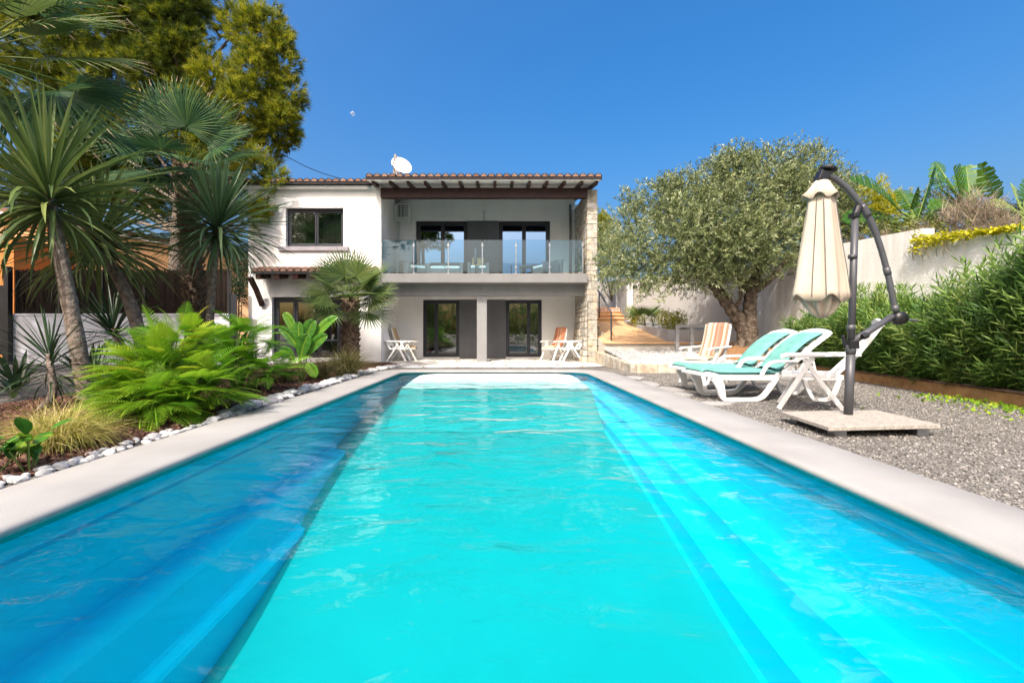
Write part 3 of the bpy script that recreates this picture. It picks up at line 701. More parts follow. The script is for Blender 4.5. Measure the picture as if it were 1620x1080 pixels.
# ================================================================== RIGHT SIDE: walls, bed, stair
# low ochre curb of the hedge bed
g=Geo(); cy=[-3,4,5.5,7.1,8.7,10.55]; v=[];f=[]
for y in cy:
    x=curbx(y); v+=[(x,y,-.06),(x,y,.13),(x+.13,y,.135),(x+.13,y,-.06)]
for i in range(len(cy)-1):
    for k in range(3): f.append((4*i+k,4*(i+1)+k,4*(i+1)+k+1,4*i+k+1))
f+=[(0,1,2,3),tuple(4*(len(cy)-1)+k for k in(3,2,1,0))]
g.add(v,f); cu=g.build('garden_curb',M['ochre']); tag(cu,'low ochre brick curb edging the oleander hedge bed','curb')
g=Geo(); random.seed(3); y=-2.95
while y<10.5:
    L=.24; x0=curbx(y)-.02; x1=curbx(y+L-.012)-.02
    hexa(g,[(x0,y,.137),(x0+.17,y,.137),(x1+.17,y+L-.012,.137),(x1,y+L-.012,.137),(x0,y,.165),(x0+.17,y,.165),(x1+.17,y+L-.012,.165),(x1,y+L-.012,.165)],random.random()); y+=L
g.build('coping_tile',M['tile'],cu,bevel=.006)
strip('hedge_bed',[(curbx(-3)+.1,-3),(8.2,-3),(8.5,7),(8.9,13.3),(7.4,13.3),(7.25,10.5),(curbx(8.7)+.1,8.7),(curbx(5.5)+.1,5.5)],.06,M['mulch'])
# rough cast retaining wall, stepped, turning behind the olive
def wallrun(name,pts,zt,m,label,cat,th=.22,zb=-.1):
    g=Geo(); n=len(pts); v=[];f=[]
    for i,(x,y) in enumerate(pts):
        a=np.array(pts[min(i+1,n-1)])-np.array(pts[max(i-1,0)]); a=a/np.linalg.norm(a); nx,ny=a[1]*th,-a[0]*th
        v+=[(x,y,zb),(x,y,zt[i]),(x+nx,y+ny,zt[i]),(x+nx,y+ny,zb)]
    for i in range(n-1):
        for k in range(3): f.append((4*i+k,4*i+k+1,4*(i+1)+k+1,4*(i+1)+k))
    f+=[(3,2,1,0),tuple(4*(n-1)+k for k in range(4))]
    g.add(v,f); return tag(g.build(name,m),label,cat)
wallrun('retaining_wall',[(7.9,-4),(8.1,3),(8.16,6.8),(8.18,8.75)],[1.5,2.05,2.45,2.64],M['roughcast'],'grey roughcast retaining wall with sloping top, lower run nearest the pool end','wall')
wallrun('retaining_wall',[(8.182,8.76),(8.25,11.2),(8.3,13.2),(8.2,14.8)],[2.90,3.05,3.08,3.10],M['roughcast'],'grey roughcast retaining wall, higher run behind the parasol and hedge','wall')
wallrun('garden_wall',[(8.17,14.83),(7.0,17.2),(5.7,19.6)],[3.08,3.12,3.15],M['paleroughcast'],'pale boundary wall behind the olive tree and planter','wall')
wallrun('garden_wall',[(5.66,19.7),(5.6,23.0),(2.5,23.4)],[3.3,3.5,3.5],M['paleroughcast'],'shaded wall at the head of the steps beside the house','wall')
for px,py0,Y,h in((996,441,19.4,2.6),(978,432,21.5,2.7)):
    p=P(px,py0,Y); g=Geo(); box(g,p[0]-.11,p[0]+.11,Y-.1,Y+.1,0,p[2]); prism(g,[(p[0]-.15,Y-.14),(p[0]+.15,Y-.14),(p[0]+.15,Y+.14),(p[0]-.15,Y+.14)],p[2],p[2]+.06)
    tag(g.build('gate_pier',M['stucco'],bevel=.01),'white pier at the corner of the pale boundary wall' if px>990 else 'white pier above the top of the terracotta steps','pier')
# ground behind the retaining wall, rising
g=Geo(); v=[];f=[]
prof=[(8.2,2.0,-4),(8.3,2.3,6.8),(8.35,2.6,8.8),(8.45,2.75,11.2),(8.5,2.8,13.2),(8.45,2.8,14.9),(7.4,2.85,17.4),(6.1,2.9,19.9)]
for x,z,y in prof:
    for k,(dx,dz) in enumerate(((0,0),(1.5,.12),(5,.7),(14,1.6),(45,3.))): v.append((x+dx,y+dx*.25,z+dz-.0))
for i in range(len(prof)-1):
    for k in range(4): a=i*5+k; f.append((a,a+1,a+6,a+5))
g.add(v,f); struct(g.build('hillside',M['earth'],smooth=True))
# raised white gravel bed with its stone edge
bed=[(3.2,10.6),(7.25,10.6),(8.75,13.4),(3.14,13.4)]
g=Geo(); g.add([(3.2,10.65,.13),(7.3,10.65,.13),(8.7,13.4,.42),(3.14,13.42,.40)],[(0,1,2,3)]); struct(g.build('white_gravel_bed',M['whitegravel']))
chips('white_gravel','white gravel filling the raised bed before the terracotta path',5000,(3.2,8.4),(10.7,13.3),lambda x,y:.13+.27*(y-10.65)/2.75,M['pebble'],.05,'white gravel')
g=Geo(); random.seed(5)
x=3.22
while x<7.2:
    L=random.uniform(.3,.6); box(g,x+.004,min(x+L,7.24)-.004,10.5,10.68,-.06,.17+random.uniform(-.006,.006),random.uniform(.3,.95)); x+=L
a=np.array((3.2,10.6)); b=np.array((3.06,13.9)); k=0
while k<.97:
    dk=random.uniform(.09,.16); p=a+(b-a)*k; q=a+(b-a)*min(k+dk,1)
    hexa(g,[(p[0]-.1,p[1]+.01,-.06),(p[0]+.12,p[1]+.01,-.06),(q[0]+.12,q[1]-.01,-.06),(q[0]-.1,q[1]-.01,-.06),(p[0]-.1,p[1]+.01,.17+.2*k),(p[0]+.12,p[1]+.01,.17+.2*k),(q[0]+.12,q[1]-.01,.17+.2*k),(q[0]-.1,q[1]-.01,.17+.2*k)],random.uniform(.2,.9)); k+=dk
tag(g.build('bed_edging',M['stone'],bevel=.012),'low ochre and grey stone edging round the white gravel bed','edging')
# earth mound round the olive
g=Geo(); v=[(6.75,12.4,.55)];f=[]
for r_,z in((.35,.53),(.8,.47),(1.25,.30),(1.5,.15)):
    for i in range(20): a=2*PI*i/20; v.append((6.75+r_*math.cos(a)*(1+.1*math.sin(3*a)),12.4+r_*math.sin(a),z+.03*math.sin(5*a+r_*9)))
f=[(0,1+i,1+(i+1)%20) for i in range(20)]+[(1+k*20+i,1+(k+1)*20+i,1+(k+1)*20+(i+1)%20,1+k*20+(i+1)%20) for k in range(3) for i in range(20)]
g.add(v,f); struct(g.build('earth_mound',mat('dry_leaf_litter',(.30,.17,.08),(.16,.09,.05),18,.95,.8,40,.05),smooth=True))
# terracotta path rising beside the house, nosing, steps with a tiled top
PZ0,PZ1=.57,1.32
g=Geo(); hexa(g,[(3.16,13.42,.0),(6.0,13.42,.0),(6.0,18,.0),(3.16,18,.0),(3.16,13.42,PZ0),(6.0,13.42,PZ0),(6.0,18,PZ1),(3.16,18,PZ1)]); struct(g.build('path_base',M['mortar']))
g=Geo(); random.seed(9)
for j in range(12):
    y0=13.62+.36*j; y1=y0+.335
    for i in range(6):
        x0=3.18+.34*i; x1=x0+.334
        z0=PZ0+(PZ1-PZ0)*(y0-13.42)/4.58+.004; z1=PZ0+(PZ1-PZ0)*(y1-13.42)/4.58+.004
        hexa(g,[(x0,y0,z0-.03),(x1,y0,z0-.03),(x1,y1,z1-.03),(x0,y1,z1-.03),(x0,y0,z0+.018),(x1,y0,z0+.018),(x1,y1,z1+.018),(x0,y1,z1+.018)])
struct(g.build('path',M['deckboards'],bevel=.004))
g=Geo(); box(g,3.14,7.0,13.34,13.615,PZ0+.002,PZ0+.055); struct(g.build('path_nosing',M['terracotta'],bevel=.015))
for k in range(4):
    g=Geo(); z0=PZ1+.16*k; y0=18.0+.32*k
    box(g,3.17,5.10,y0+.02,y0+.34 if k<3 else 20.2,z0-.3,z0+.12); struct(g.build('step',M['deckboards'],bevel=.004)); g=Geo(); box(g,3.165,5.105,y0-.02,y0+.335 if k<3 else 20.2,z0+.123,z0+.158); struct(g.build('step_tread',M['terracotta'],bevel=.012))
def tilemat():
    m,n,l=newmat('patterned_tile'); p=n['Principled BSDF']; tc=n.new('ShaderNodeTexCoord'); mp=n.new('ShaderNodeMapping'); mp.inputs['Scale'].default_value=(7,1,14); l.new(tc.outputs['Object'],mp.inputs[0])
    w=n.new('ShaderNodeTexVoronoi'); w.inputs['Scale'].default_value=1.; w.inputs['Randomness'].default_value=.2; l.new(mp.outputs[0],w.inputs[0])
    c=ramp(n,l,w.outputs['Distance'],[(.25,(.15,.10,.25)),(.4,(.62,.40,.30)),(.6,(.70,.55,.42))]); l.new(c,p.inputs['Base Color']); p.inputs['Roughness'].default_value=.4; return m
g=Geo(); box(g,3.17,5.10,18.955,18.962,1.80,1.96); struct(g.build('step_tiles',tilemat()))
# stepped stone side wall and handrail
g=Geo(); random.seed(4)
for j in range(7):
    y0=14.2+.55*j; zt=.72+.19*j
    z=.5
    while z<zt: h=min(random.uniform(.13,.22),zt-z+.02); box(g,3.14,3.44,y0+.006,y0+.544,z+.006,z+h-.004,random.random()*.8); z+=h
tag(g.build('stair_side_wall',M['stone'],bevel=.012),'low stepped rubble wall between the house and the terracotta path','wall')
hr=thing('handrail','dark metal handrail sloping down beside the terracotta path','handrail',(3.45,15,.6))
g=Geo(); p0=P(967,538,13.75); p1=P(967,495,13.75); p2=P(948,462,17.6); tube(g,[p1,p2,p2+np.array((0,1.5,.5))],.028,8); g.build('rail',M['metal_dark'],hr,off=(3.45,15,.6),smooth=True)
g=Geo(); tube(g,[p0,p1],.025,8); g.build('post',M['metal_dark'],hr,off=(3.45,15,.6),smooth=True)
g=Geo(); q=p2+np.array((0,0,-1.0)); tube(g,[q,p2],.025,8); g.build('post',M['metal_dark'],hr,off=(3.45,15,.6),smooth=True)
# rendered planter filled with white gravel
po=(5.6,15,.6)
pl=thing('planter','grey rendered planter wall filled with white pebbles and small palms','planter',po)
g=Geo(); wallp=[(7.4,13.66),(5.12,13.66),(5.04,16.2),(4.98,17.95)]; zt=[1.00,1.00,1.16,1.40]
v=[];f=[]
for i,(x,y) in enumerate(wallp):
    dx,dy=[(0,.14),(.14,.14),(.14,0),(.14,0)][i]; v+=[(x,y,.4),(x,y,zt[i]),(x+dx,y+dy,zt[i]),(x+dx,y+dy,.4)]
for i in range(3):
    for k in range(3): f.append((4*i+k,4*(i+1)+k,4*(i+1)+k+1,4*i+k+1))
f+=[(0,1,2,3),(15,14,13,12)]
g.add(v,f); g.build('planter_wall',M['planter'],pl,off=po)
g=Geo(); g.add([(5.2,13.75,.95),(7.6,13.75,.95),(7.2,16.2,1.1),(6.4,18,1.34),(5.1,18,1.34),(5.15,16.2,1.11)],[(0,1,2,3,4,5)]); g.build('pebble_fill',M['whitegravel'],pl,off=po)
# grey timber rail behind the striped chair
fr=thing('timber_rail','grey painted timber rail behind the striped garden chair','rail fence',(5.6,12.9,.5))
o0=(5.6,12.9,.5)
g=Geo(); box(g,5.05,6.9,12.86,12.94,1.05,1.13); g.build('top_rail',M['postgrey'],fr,off=o0,bevel=.006)
for x in(5.09,5.50,6.85):
    g=Geo(); box(g,x-.045,x+.045,12.855,12.945,.36,1.048); g.build('post',M['postgrey'],fr,off=o0,bevel=.006)

# ================================================================== LEFT SIDE: fence, neighbour
fo=(-10.5,13.5,0)
fe=thing('screened_fence','dark heather screen fence on a white low wall beside the garden','fence',fo)
g=Geo(); box(g,-14.4,-7.95,13.5,13.72,-.1,1.42); box(g,-14.4,-7.95,13.47,13.75,1.422,1.47); g.build('low_wall',M['lowwall'],fe,off=fo)
xs=np.linspace(-14.3,-8.0,6)
for a,b in zip(xs,xs[1:]):
    g=Geo()
    n=260; xx=rng.uniform(a+.05,b-.05,n); 
    box(g,a+.045,b-.045,13.60,13.62,1.475,2.72,.2)
    for x in xx:
        z0=1.48+rng.random()*.1; z1=2.60+rng.random()*.2; y=13.56+rng.random()*.035; w=.006
        g.add([(x-w,y,z0),(x+w,y,z0),(x+rng.normal()*.03+w,y-.008,z1),(x+rng.normal()*.03-w,y-.008,z1)],[(0,1,2,3)])
    g.build('screen_panel',M['brush'],fe,off=fo)
for x in xs:
    g=Geo(); box(g,x-.04,x+.04,13.53,13.61,1.474,2.78); g.build('post',M['black'],fe,off=fo)
sg=Geo(); box(sg,-7.98,-7.79,13.55,13.62,-.05,2.05); tag(sg.build('side_gate',M['frame']),'narrow dark panel closing the gap between fence and house wing','gate')
gt=thing('garden_gate','dark closed gate between the heather fence and the left edge','gate',(-15,13.4,0))
g=Geo(); box(g,-.56,.50,0,.06,.25,2.3); g.build('gate_leaf',M['black'],gt)
for x in(-.66,.58): 
    g=Geo(); box(g,x-.07,x+.07,-.06,.08,-.05,2.85 if x>0 else 2.5); g.build('post',M['black'],gt)
no=(-15,20,0)
nb=thing('neighbour_house','peach and orange rendered neighbouring house with a sloping tiled roof','house',no)
g=Geo(); v=[(-24,20,-.1),(-10.2,20,-.1),(-10.2,20,4.0),(-24,20,6.6),(-24,27,-.1),(-10.2,27,-.1),(-10.2,27,4.0),(-24,27,6.6)]
g.add(v,[(0,1,2,3),(5,4,7,6),(1,5,6,2),(4,0,3,7),(3,2,6,7)]); g.build('wall',M['peach'],nb,off=no)
g=Geo(); box(g,-24,-18.6,17.5,19.99,-.1,4.6); g.build('side_wall',M['orange'],nb,off=no)
g=Geo(); hexa(g,[(-24.2,19.6,6.66),(-9.8,19.6,3.96),(-9.8,27.2,3.96),(-24.2,27.2,6.66),(-24.2,19.6,6.86),(-9.8,19.6,4.16),(-9.8,27.2,4.16),(-24.2,27.2,6.86)]); g.build('roof',M['tile'],nb,off=no)
g=Geo(); hexa(g,[(-24.2,19.5,6.56),(-9.8,19.5,3.86),(-9.8,19.99,3.86),(-24.2,19.99,6.56),(-24.2,19.5,6.65),(-9.8,19.5,3.95),(-9.8,19.99,3.95),(-24.2,19.99,6.65)]); g.build('eave',M['soffit'],nb,off=no)
g=Geo(); box(g,-19.5,-15,19.2,19.98,3.05,3.2); g.build('ledge',M['ochre'],nb,off=no)
g=Geo(); lathe(g,[(.12,0),(.14,.1),(.14,.3),(.08,.36)],12,(-14.9,19.9,3.2)); g.build('wall_lantern',M['steel'],nb,off=no)
# white edging stones along the left coping, each its own stone
random.seed(21)
def stonemesh(seed):
    bm=__import__('bmesh').new(); import bmesh
    bmesh.ops.create_icosphere(bm,subdivisions=2,radius=1); r=random.Random(seed)
    ph=[r.uniform(0,6) for _ in range(6)]
    for v in bm.verts:
        c=v.co; k=1+.16*math.sin(2.3*c.x+ph[0])+.14*math.sin(2.9*c.y+ph[1])+.12*math.sin(3.1*c.z+ph[2]); v.co=c*k
        v.co.z*=.62
    me=bpy.data.meshes.new('white_stone'); bm.to_mesh(me); bm.free(); a=me.attributes.new('tint','FLOAT','FACE'); a.data.foreach_set('value',[r.random()]*len(me.polygons)); me.materials.append(M['pebble']); return me
SM=[stonemesh(i) for i in range(7)]
def putstone(x,y,r):
    o=bpy.data.objects.new('white_stone',random.choice(SM)); COL.objects.link(o); o.location=(x,y,-.03+r*.42); o.scale=(r*random.uniform(.85,1.4),r*random.uniform(.85,1.2),r)
    o.rotation_euler=(random.uniform(-.3,.3),random.uniform(-.3,.3),random.uniform(0,6)); tag(o,'rounded white stone in the border between planting bed and coping','stone','white border stones along the planting bed')
y=2.35
while y<12.6:
    off=max(0,y-10.6)*-.10
    for lane in range(2 if y<4.6 else 3):
        r=random.uniform(.022,.042) if y<4.6 else random.uniform(.04,.075)
        x=-2.90-lane*.085+random.uniform(-.03,.03)-off
        if 4.2<y<5.0 and lane>0: continue
        putstone(x-(.05 if y>6 else 0),y+random.uniform(-.04,.04),r)
    y+=.075 if y<5 else .125

# ================================================================== PARASOL
uo=(3.4,4.36,0)
U=thing('cantilever_parasol','closed cream cantilever parasol on a curved grey arm over a stone slab base','parasol',uo)
UY=4.52
def up(px,py,dy=0): p=P(px,py,UY); p[1]+=dy; return p
g=Geo()
sl=[P(1233,652,0.81*720/124),None,None,None]
a=np.array((2.93,4.72)); b=np.array((2.86,3.93)); c=np.array((3.90,4.00)); d=np.array((3.97,4.78))
def slab(g,q,z0,z1,t): g.add([(x,y,z0[i]) for i,(x,y) in enumerate(q)]+[(x,y,z1[i]) for i,(x,y) in enumerate(q)],[(3,2,1,0),(4,5,6,7)]+[(i,(i+1)%4,4+(i+1)%4,4+i) for i in range(4)],t)
mid1=(a+b)/2; mid2=(c+d)/2; m3=(b+c)/2; m4=(a+d)/2; ce=(a+b+c+d)/4
zt=lambda q:[.055+.012*(x-2.9) for x,y in q]
for q in ([a,mid1,ce,m4],[mid1,b,m3,ce],[ce,m3,c,mid2],[m4,ce,mid2,d]):
    cq=sum(q)/4; q=[cq+(p-cq)*.992 for p in q]; z0=[.030+.008*(p[0]-2.9) for p in q]
    slab(g,q,z0,[z+.036 for z in z0],random.random())
g.build('slab_base',M['plate'],U,off=uo,bevel=.004)
g=Geo()
for x,y in((3.02,4.05),(3.75,4.06),(3.05,4.62),(3.8,4.68)): box(g,x-.05,x+.05,y-.05,y+.05,-.04,.036)
box(g,3.05,3.8,4.33,4.39,-.02,.034); g.build('cross_frame',M['steel'],U,off=uo)
p0=up(1342,655); p0[2]=.07; pj=up(1346,555); pt=up(1353,337)
po_=g=Geo(); tube(g,[p0,pj],.039,20); pole=g.build('pole',M['metal_dark'],U,off=uo,smooth=True)
g=Geo(); tube(g,[pj,pt],.031,20); tube(g,[up(1348.6,409),up(1348.8,403)],.038,20); tube(g,[pj+np.array((0,0,-.03)),pj+np.array((0,0,.06))],.0435,20); tube(g,[pj+np.array((0,0,.20)),pj+np.array((0,0,.26))],.038,20); g.build('pole',M['metal_dark'],U,off=uo,smooth=True)
arm=[(1308,277),(1322,284),(1338,296),(1354,314),(1368,333),(1381,358),(1391,385),(1399,412),(1406,440),(1411,465),(1417,492)]
g=Geo(); path=smoothpath([up(x,y) for x,y in arm],5); tube(g,path,[.0295]*28+[.0265]*(len(path)-28),16)
def sleeve(g,i,j,r): tube(g,path[i:j],r,16)
sleeve(g,18,23,.034); sleeve(g,37,40,.031); sleeve(g,48,51,.030)
g.build('arm',M['metal_dark'],U,off=uo,smooth=True)
g=Geo(); tube(g,[up(1352,345),up(1359,326)],.036,12); obox(g,up(1351,341),(.06,.085,.05)); g.build('arm_hinge',M['black'],U,off=uo,bevel=.01)
g=Geo(); tube(g,[up(1347,541),up(1368,528),up(1412,500)],[.036,.033,.028],12); g.build('strut',M['metal_dark'],U,off=uo,smooth=True)
g=Geo(); lathe(g,[(.02,-.055),(.06,-.045),(.07,0),(.06,.045),(.02,.055)],18); v=g.V[0]@rotm('X',PI/2).T; g.V[0]=v+up(1422,503); cr=g.build('crank_housing',M['black'],U,off=uo,smooth=True)
g=Geo(); tube(g,[up(1424,504),up(1440,506),up(1452,507)],[.016,.012,.012],8); g.build('handle',M['metal_dark'],cr,off=uo)
g=Geo(); obox(g,up(1347,545),(.09,.095,.075)); tube(g,[up(1354,533,-.08),up(1362,529,-.08)],.03,10); tube(g,[up(1334,545,-.02),up(1331,530,-.02)],.02,8); g.build('tilt_clamp',M['black'],U,off=uo,bevel=.012)
g=Geo(); obox(g,up(1300,280),(.09,.09,.10),rotm('Y',.4)); lathe(g,[(.02,-.02),(.075,-.012),(.078,.012),(.05,.022)],20); v=g.V[1]@rotm('Y',.25).T; g.V[1]=v+up(1310,268); tube(g,[up(1296,288),up(1300,274)],.035,10); g.build('hub',M['black'],U,off=uo,smooth=False,bevel=.006)
def cloth(name,rings,par,pl,phase=0.,n=128,rimfun=None):
    g=Geo(); v=[];f=[]
    for cx,z,r,am in rings:
        for k in range(n):
            t=2*PI*k/n; c=math.cos(pl*t+phase); w=math.copysign(abs(c)**.65,c)
            rr=r*(1+.55*am*w+.16*am*math.sin(3*t+z*3)+.10*am*math.sin(8*t-z*4)*(1.8-z))
            zz=z+(rimfun(t) if rimfun and (cx,z,r,am)==rings[-1] else 0)
            v.append((cx+rr*math.cos(t)+.0,UY+rr*.8*math.sin(t),zz))
    for i in range(len(rings)-1):
        for k in range(n): f.append((i*n+k,(i+1)*n+k,(i+1)*n+(k+1)%n,i*n+(k+1)%n))
    g.add(v,f); o=g.build(name,M['canvas'],par,off=uo,smooth=True)
    s=o.modifiers.new('thickness','SOLIDIFY'); s.thickness=.004; return o
def ux(px): return (px-787)*UY/720
def uz(py): return EYE-(py-528)*UY/720
can=cloth('canopy',[(ux(1300),uz(292),.07,.05),(ux(1299),uz(315),.118,.12),(ux(1299),uz(340),.135,.16),(ux(1298),uz(375),.165,.18),(ux(1297),uz(410),.195,.2),(ux(1297),uz(440),.218,.22),(ux(1296),uz(462),.236,.23),(ux(1296),uz(474),.242,.24)],U,5,1.9,rimfun=lambda t:.03*math.cos(5*t+1.9)+.012*math.cos(11*t))
cloth('under_fold',[(ux(1297),uz(450),.15,.25),(ux(1297),uz(472),.165,.28),(ux(1298),uz(484),.13,.4),(ux(1299),uz(495),.085,.5),(ux(1300),uz(503),.035,.5)],can,9,1.1)
cloth('vent_cap',[(ux(1300),uz(284),.045,.02),(ux(1300),uz(290),.08,.06),(ux(1299),uz(302),.125,.14),(ux(1298),uz(313),.165,.20)],can,6,.3,rimfun=lambda t:.025*math.cos(6*t+.3))
g=Geo()
for t in (3.9,4.35,5.3): 
    pts=[]
    for z,r in((uz(318),.135),(uz(375),.185),(uz(430),.24),(uz(472),.275)): pts.append((ux(1298)+r*math.cos(t),UY+r*.8*math.sin(t)-.012,z))
    tube(g,pts,.004,6)
g.build('rib',M['metal_dark'],U,off=uo)

# ================================================================== CHAIRS AND LOUNGERS
def pad(g,path,w,th,cols=10,stripes=True):
    """a soft pad: swept along a side profile (x,z), width w across y, striped lengthwise"""
    pts=[np.array((x,0,z)) for x,z in smoothpath([(x,z,0) for x,z in path],4) for _ in (0,)] if False else [np.array((p[0],0,p[1])) for p in smoothpath([np.array((x,z)) for x,z in path],4)]
    m=len(pts); ny=cols*2
    for side in(1,-1):
        v=[];f=[];T=[]
        for i in range(m):
            d=pts[min(i+1,m-1)]-pts[max(i-1,0)]; d/=np.linalg.norm(d); nn=np.array((-d[2],0,d[0]))
            e=min(i,m-1-i)/2.; ee=min(1,.45+.55*min(e,1))
            for j in range(ny+1):
                u=2*j/ny-1; h=th/2*ee*(1-abs(u)**7*.9)*(1+.10*math.cos(j*PI))*side
                v.append(pts[i]+nn*h+np.array((0,u*w/2,0)))
        for i in range(m-1):
            for j in range(ny):
                q=(i*(ny+1)+j,(i+1)*(ny+1)+j,(i+1)*(ny+1)+j+1,i*(ny+1)+j+1); f.append(q if side<0 else q[::-1]); T.append(((j//1)*7%10)/10+.05)
        g.add(v,f,np.array(T))
    # close the edges
    return g
def chair(name,label,loc,rz,rec,pl,cush=None,group=None):
    """folding plastic armchair, facing local +X; rec = how far the back leans"""
    t=thing(name,label,'garden chair',loc,rz,group)
    bx,bz=-.22-rec,1.07-.16*rec
    g=Geo()
    for k in range(6): x=-.20+.085*k; bar(g,[(x,-.225,.415+.012*(k==5)*-1),(x,.225,.415-.012*(k==5))],(1,0,0),.07,.025)
    for s in(-1,1): bar(g,[(-.24,s*.235,.415),(.05,s*.235,.412),(.27,s*.235,.40)],(0,1,0),.035,.05)
    bar(g,[(.27,-.25,.395),(.27,.25,.395)],(1,0,0),.04,.045)
    g.build('seat',pl,t,bevel=.008)
    g=Geo(); back=[np.array((-.21+(bx+.21)*u-.03*math.sin(PI*u),0,.40+(bz-.40)*u)) for u in np.linspace(0,1,7)]
    for s in(-1,1): bar(g,[p+np.array((0,s*.235,0)) for p in back],(0,1,0),.04,.045)
    for k in range(5): y=-.16+.08*k; bar(g,[p+np.array((0,y,0)) for p in back[1:]],(0,1,0),.05,.018)
    p=back[-1]; bar(g,[p+np.array((0,y,.035*math.cos(y*5))) for y in np.linspace(-.255,.255,7)],(0.35,0,.9),.075,.035)
    g.build('backrest',pl,t,bevel=.008)
    for s in(-1,1):
        g=Geo(); bar(g,smoothpath([(bx*.35-.24,s*.275,.665),(-.20,s*.28,.655),(.05,s*.285,.645),(.22,s*.285,.64),(.30,s*.285,.615)],4),(0,1,0),.062,.035); g.build('armrest',pl,t,bevel=.012)
        g=Geo(); bar(g,[(-.02,s*.265,.63),(.14,s*.268,.33),(.32,s*.27,0)],(0,1,0),.034,.055); g.build('leg',pl,t,bevel=.008)
        g=Geo(); bar(g,[(.06,s*.262,.61),(-.10,s*.255,.33),(-.33,s*.25,0)],(0,1,0),.032,.052); g.build('leg',pl,t,bevel=.008)
    g=Geo(); bar(g,[(-.22,-.25,.16),(-.22,.25,.16)],(0,0,1),.035,.025); g.build('stretcher',pl,t)
    if cush:
        g=Geo(); q=back[-1]; pad(g,[(.285,.425),(.20,.455),(-.10,.452),(-.185,.455)],.46,.065,5); g.build('seat_cushion',cush[1],t,smooth=True)
        g=Geo(); pad(g,[(-.19,.47),(back[2][0]+.035,back[2][2]+.02),(back[4][0]+.035,back[4][2]+.02),(back[6][0]+.03,back[6][2]+.03),(back[6][0]-.01,back[6][2]+.055)],.47,.06,6); g.build('back_cushion',cush[0],t,smooth=True)
    return t
GZ=-.03
chair('garden_chair','bare white plastic armchair beside the parasol pole',(3.80,5.54,GZ),R(148),.42,M['plastic'])
chair('garden_chair','white armchair with pink and cream striped back cushion near the olive tree',(3.78,8.35,GZ),R(214),.26,M['plastic'],(M['stripe'],M['cushcream']))
chair('garden_chair','white folding armchair with leaning back by the wing corner',(-3.20,14.75,-.02),R(-4),.26,M['plastic'],None)
chair('garden_chair','folding armchair with tan cushion half hidden behind a white armchair by the wing',(-3.02,15.35,-.02),R(2),.27,M['plastic_old'],(M['cushtan'],M['cushtan']))
chair('garden_chair','white armchair with brown striped back cushion beside the right garden door',(1.86,15.25,-.02),R(222),.22,M['plastic'],(M['stripe_brown'],M['cushcream']))
chair('garden_chair','white armchair with leaning back against the stone buttress',(2.38,14.8,-.02),R(183),.28,M['plastic'],None)

def lounger(label,loc,rz):
    t=thing('sun_lounger',label,'sun lounger',loc,rz,'teal cushioned loungers on the gravel')
    pl=M['plastic']; W2=.31
    g=Geo()
    for s in(-1,1):
        bar(g,smoothpath([(0.02,s*W2,.36),(.12,s*W2,.345),(.25,s*W2,.315),(.6,s*W2,.31),(1.2,s*W2,.31),(1.9,s*W2,.31)],4),(0,1,0),.045,.07)
    for x in np.arange(.06,1.15,.11): bar(g,[(x,-W2,.335-.02*(x>.2)),(x,W2,.335-.02*(x>.2))],(1,0,0),.085,.02)
    bar(g,[(0.0,-W2-.02,.355),(-.015,0,.36),(0.0,W2+.02,.355)],(1,0,0),.06,.05)
    bar(g,[(1.88,-W2,.31),(1.88,W2,.31)],(1,0,0),.06,.06)
    g.build('frame',pl,t,bevel=.010)
    for s in(-1,1):
        # swung U legs: broad front arm, flat foot, arm rising to the hinge
        g=Geo(); y=s*(W2+.01)
        pth=smoothpath([(.16,y,.315),(.215,y,.20),(.25,y,.06),(.30,y,.022),(.45,y,.02),(.66,y,.02),(.78,y,.05),(.88,y,.16),(1.02,y,.36)],5)
        wd=[.14-.09*min(1,i/14) if i<14 else .05+.0*i for i in range(len(pth))]; wd[-10:]=[.055]*10
        bar(g,pth,(0,1,0),.055,wd); g.build('leg',pl,t,bevel=.010)
        g=Geo(); bar(g,smoothpath([(1.35,y,.31),(1.42,y,.12),(1.50,y,.02),(1.68,y,.02),(1.78,y,.12),(1.84,y,.30)],5),(0,1,0),.05,.055); g.build('leg',pl,t,bevel=.010)
        g=Geo(); bar(g,smoothpath([(.78,y,.34),(.84,y,.45),(.92,y,.515),(1.05,y,.53),(1.27,y,.53)],5),(0,1,0),.055,.04); g.build('armrest',pl,t,bevel=.012)
    hx,hz,tx,tz=1.10,.36,1.72,.90
    g=Geo(); bp=[np.array((hx+(tx-hx)*u,0,hz+(tz-hz)*u+.03*math.sin(PI*u))) for u in np.linspace(0,1,7)]
    for s in(-1,1): bar(g,[p+np.array((0,s*.285,0)) for p in bp],(0,1,0),.055,.055)
    for k in range(6): bar(g,[bp[k]*.5+bp[k+1]*.5+np.array((0,-.27,0)),bp[k]*.5+bp[k+1]*.5+np.array((0,.27,0))],(.75,0,.65),.07,.018)
    p=bp[-1]; bar(g,[p+np.array((.03*math.cos(y*5.5),y,.035*math.cos(y*5.5))) for y in np.linspace(-.31,.31,9)],(.75,0,.65),.09,.045)
    for s in(-1,1): tube(g,[bp[4]+np.array((0,s*.2,0)),(1.62,s*.2,.32)],.016,8)
    g.build('backrest',pl,t,bevel=.010)
    g=Geo(); pad(g,[(.0,.385),(.06,.41),(.17,.385),(.3,.375),(.7,.375),(1.08,.375)],.55,.075,4); c1=g.build('seat_cushion',M['teal'],t,smooth=True)
    g=Geo(); pad(g,[(1.02,.42),(1.10,.43),(bp[2][0]-.05,bp[2][2]+.05),(bp[4][0]-.05,bp[4][2]+.05),(bp[6][0]-.04,bp[6][2]+.01)],.50,.075,4); g.build('back_cushion',M['teal'],t,smooth=True)
    return t
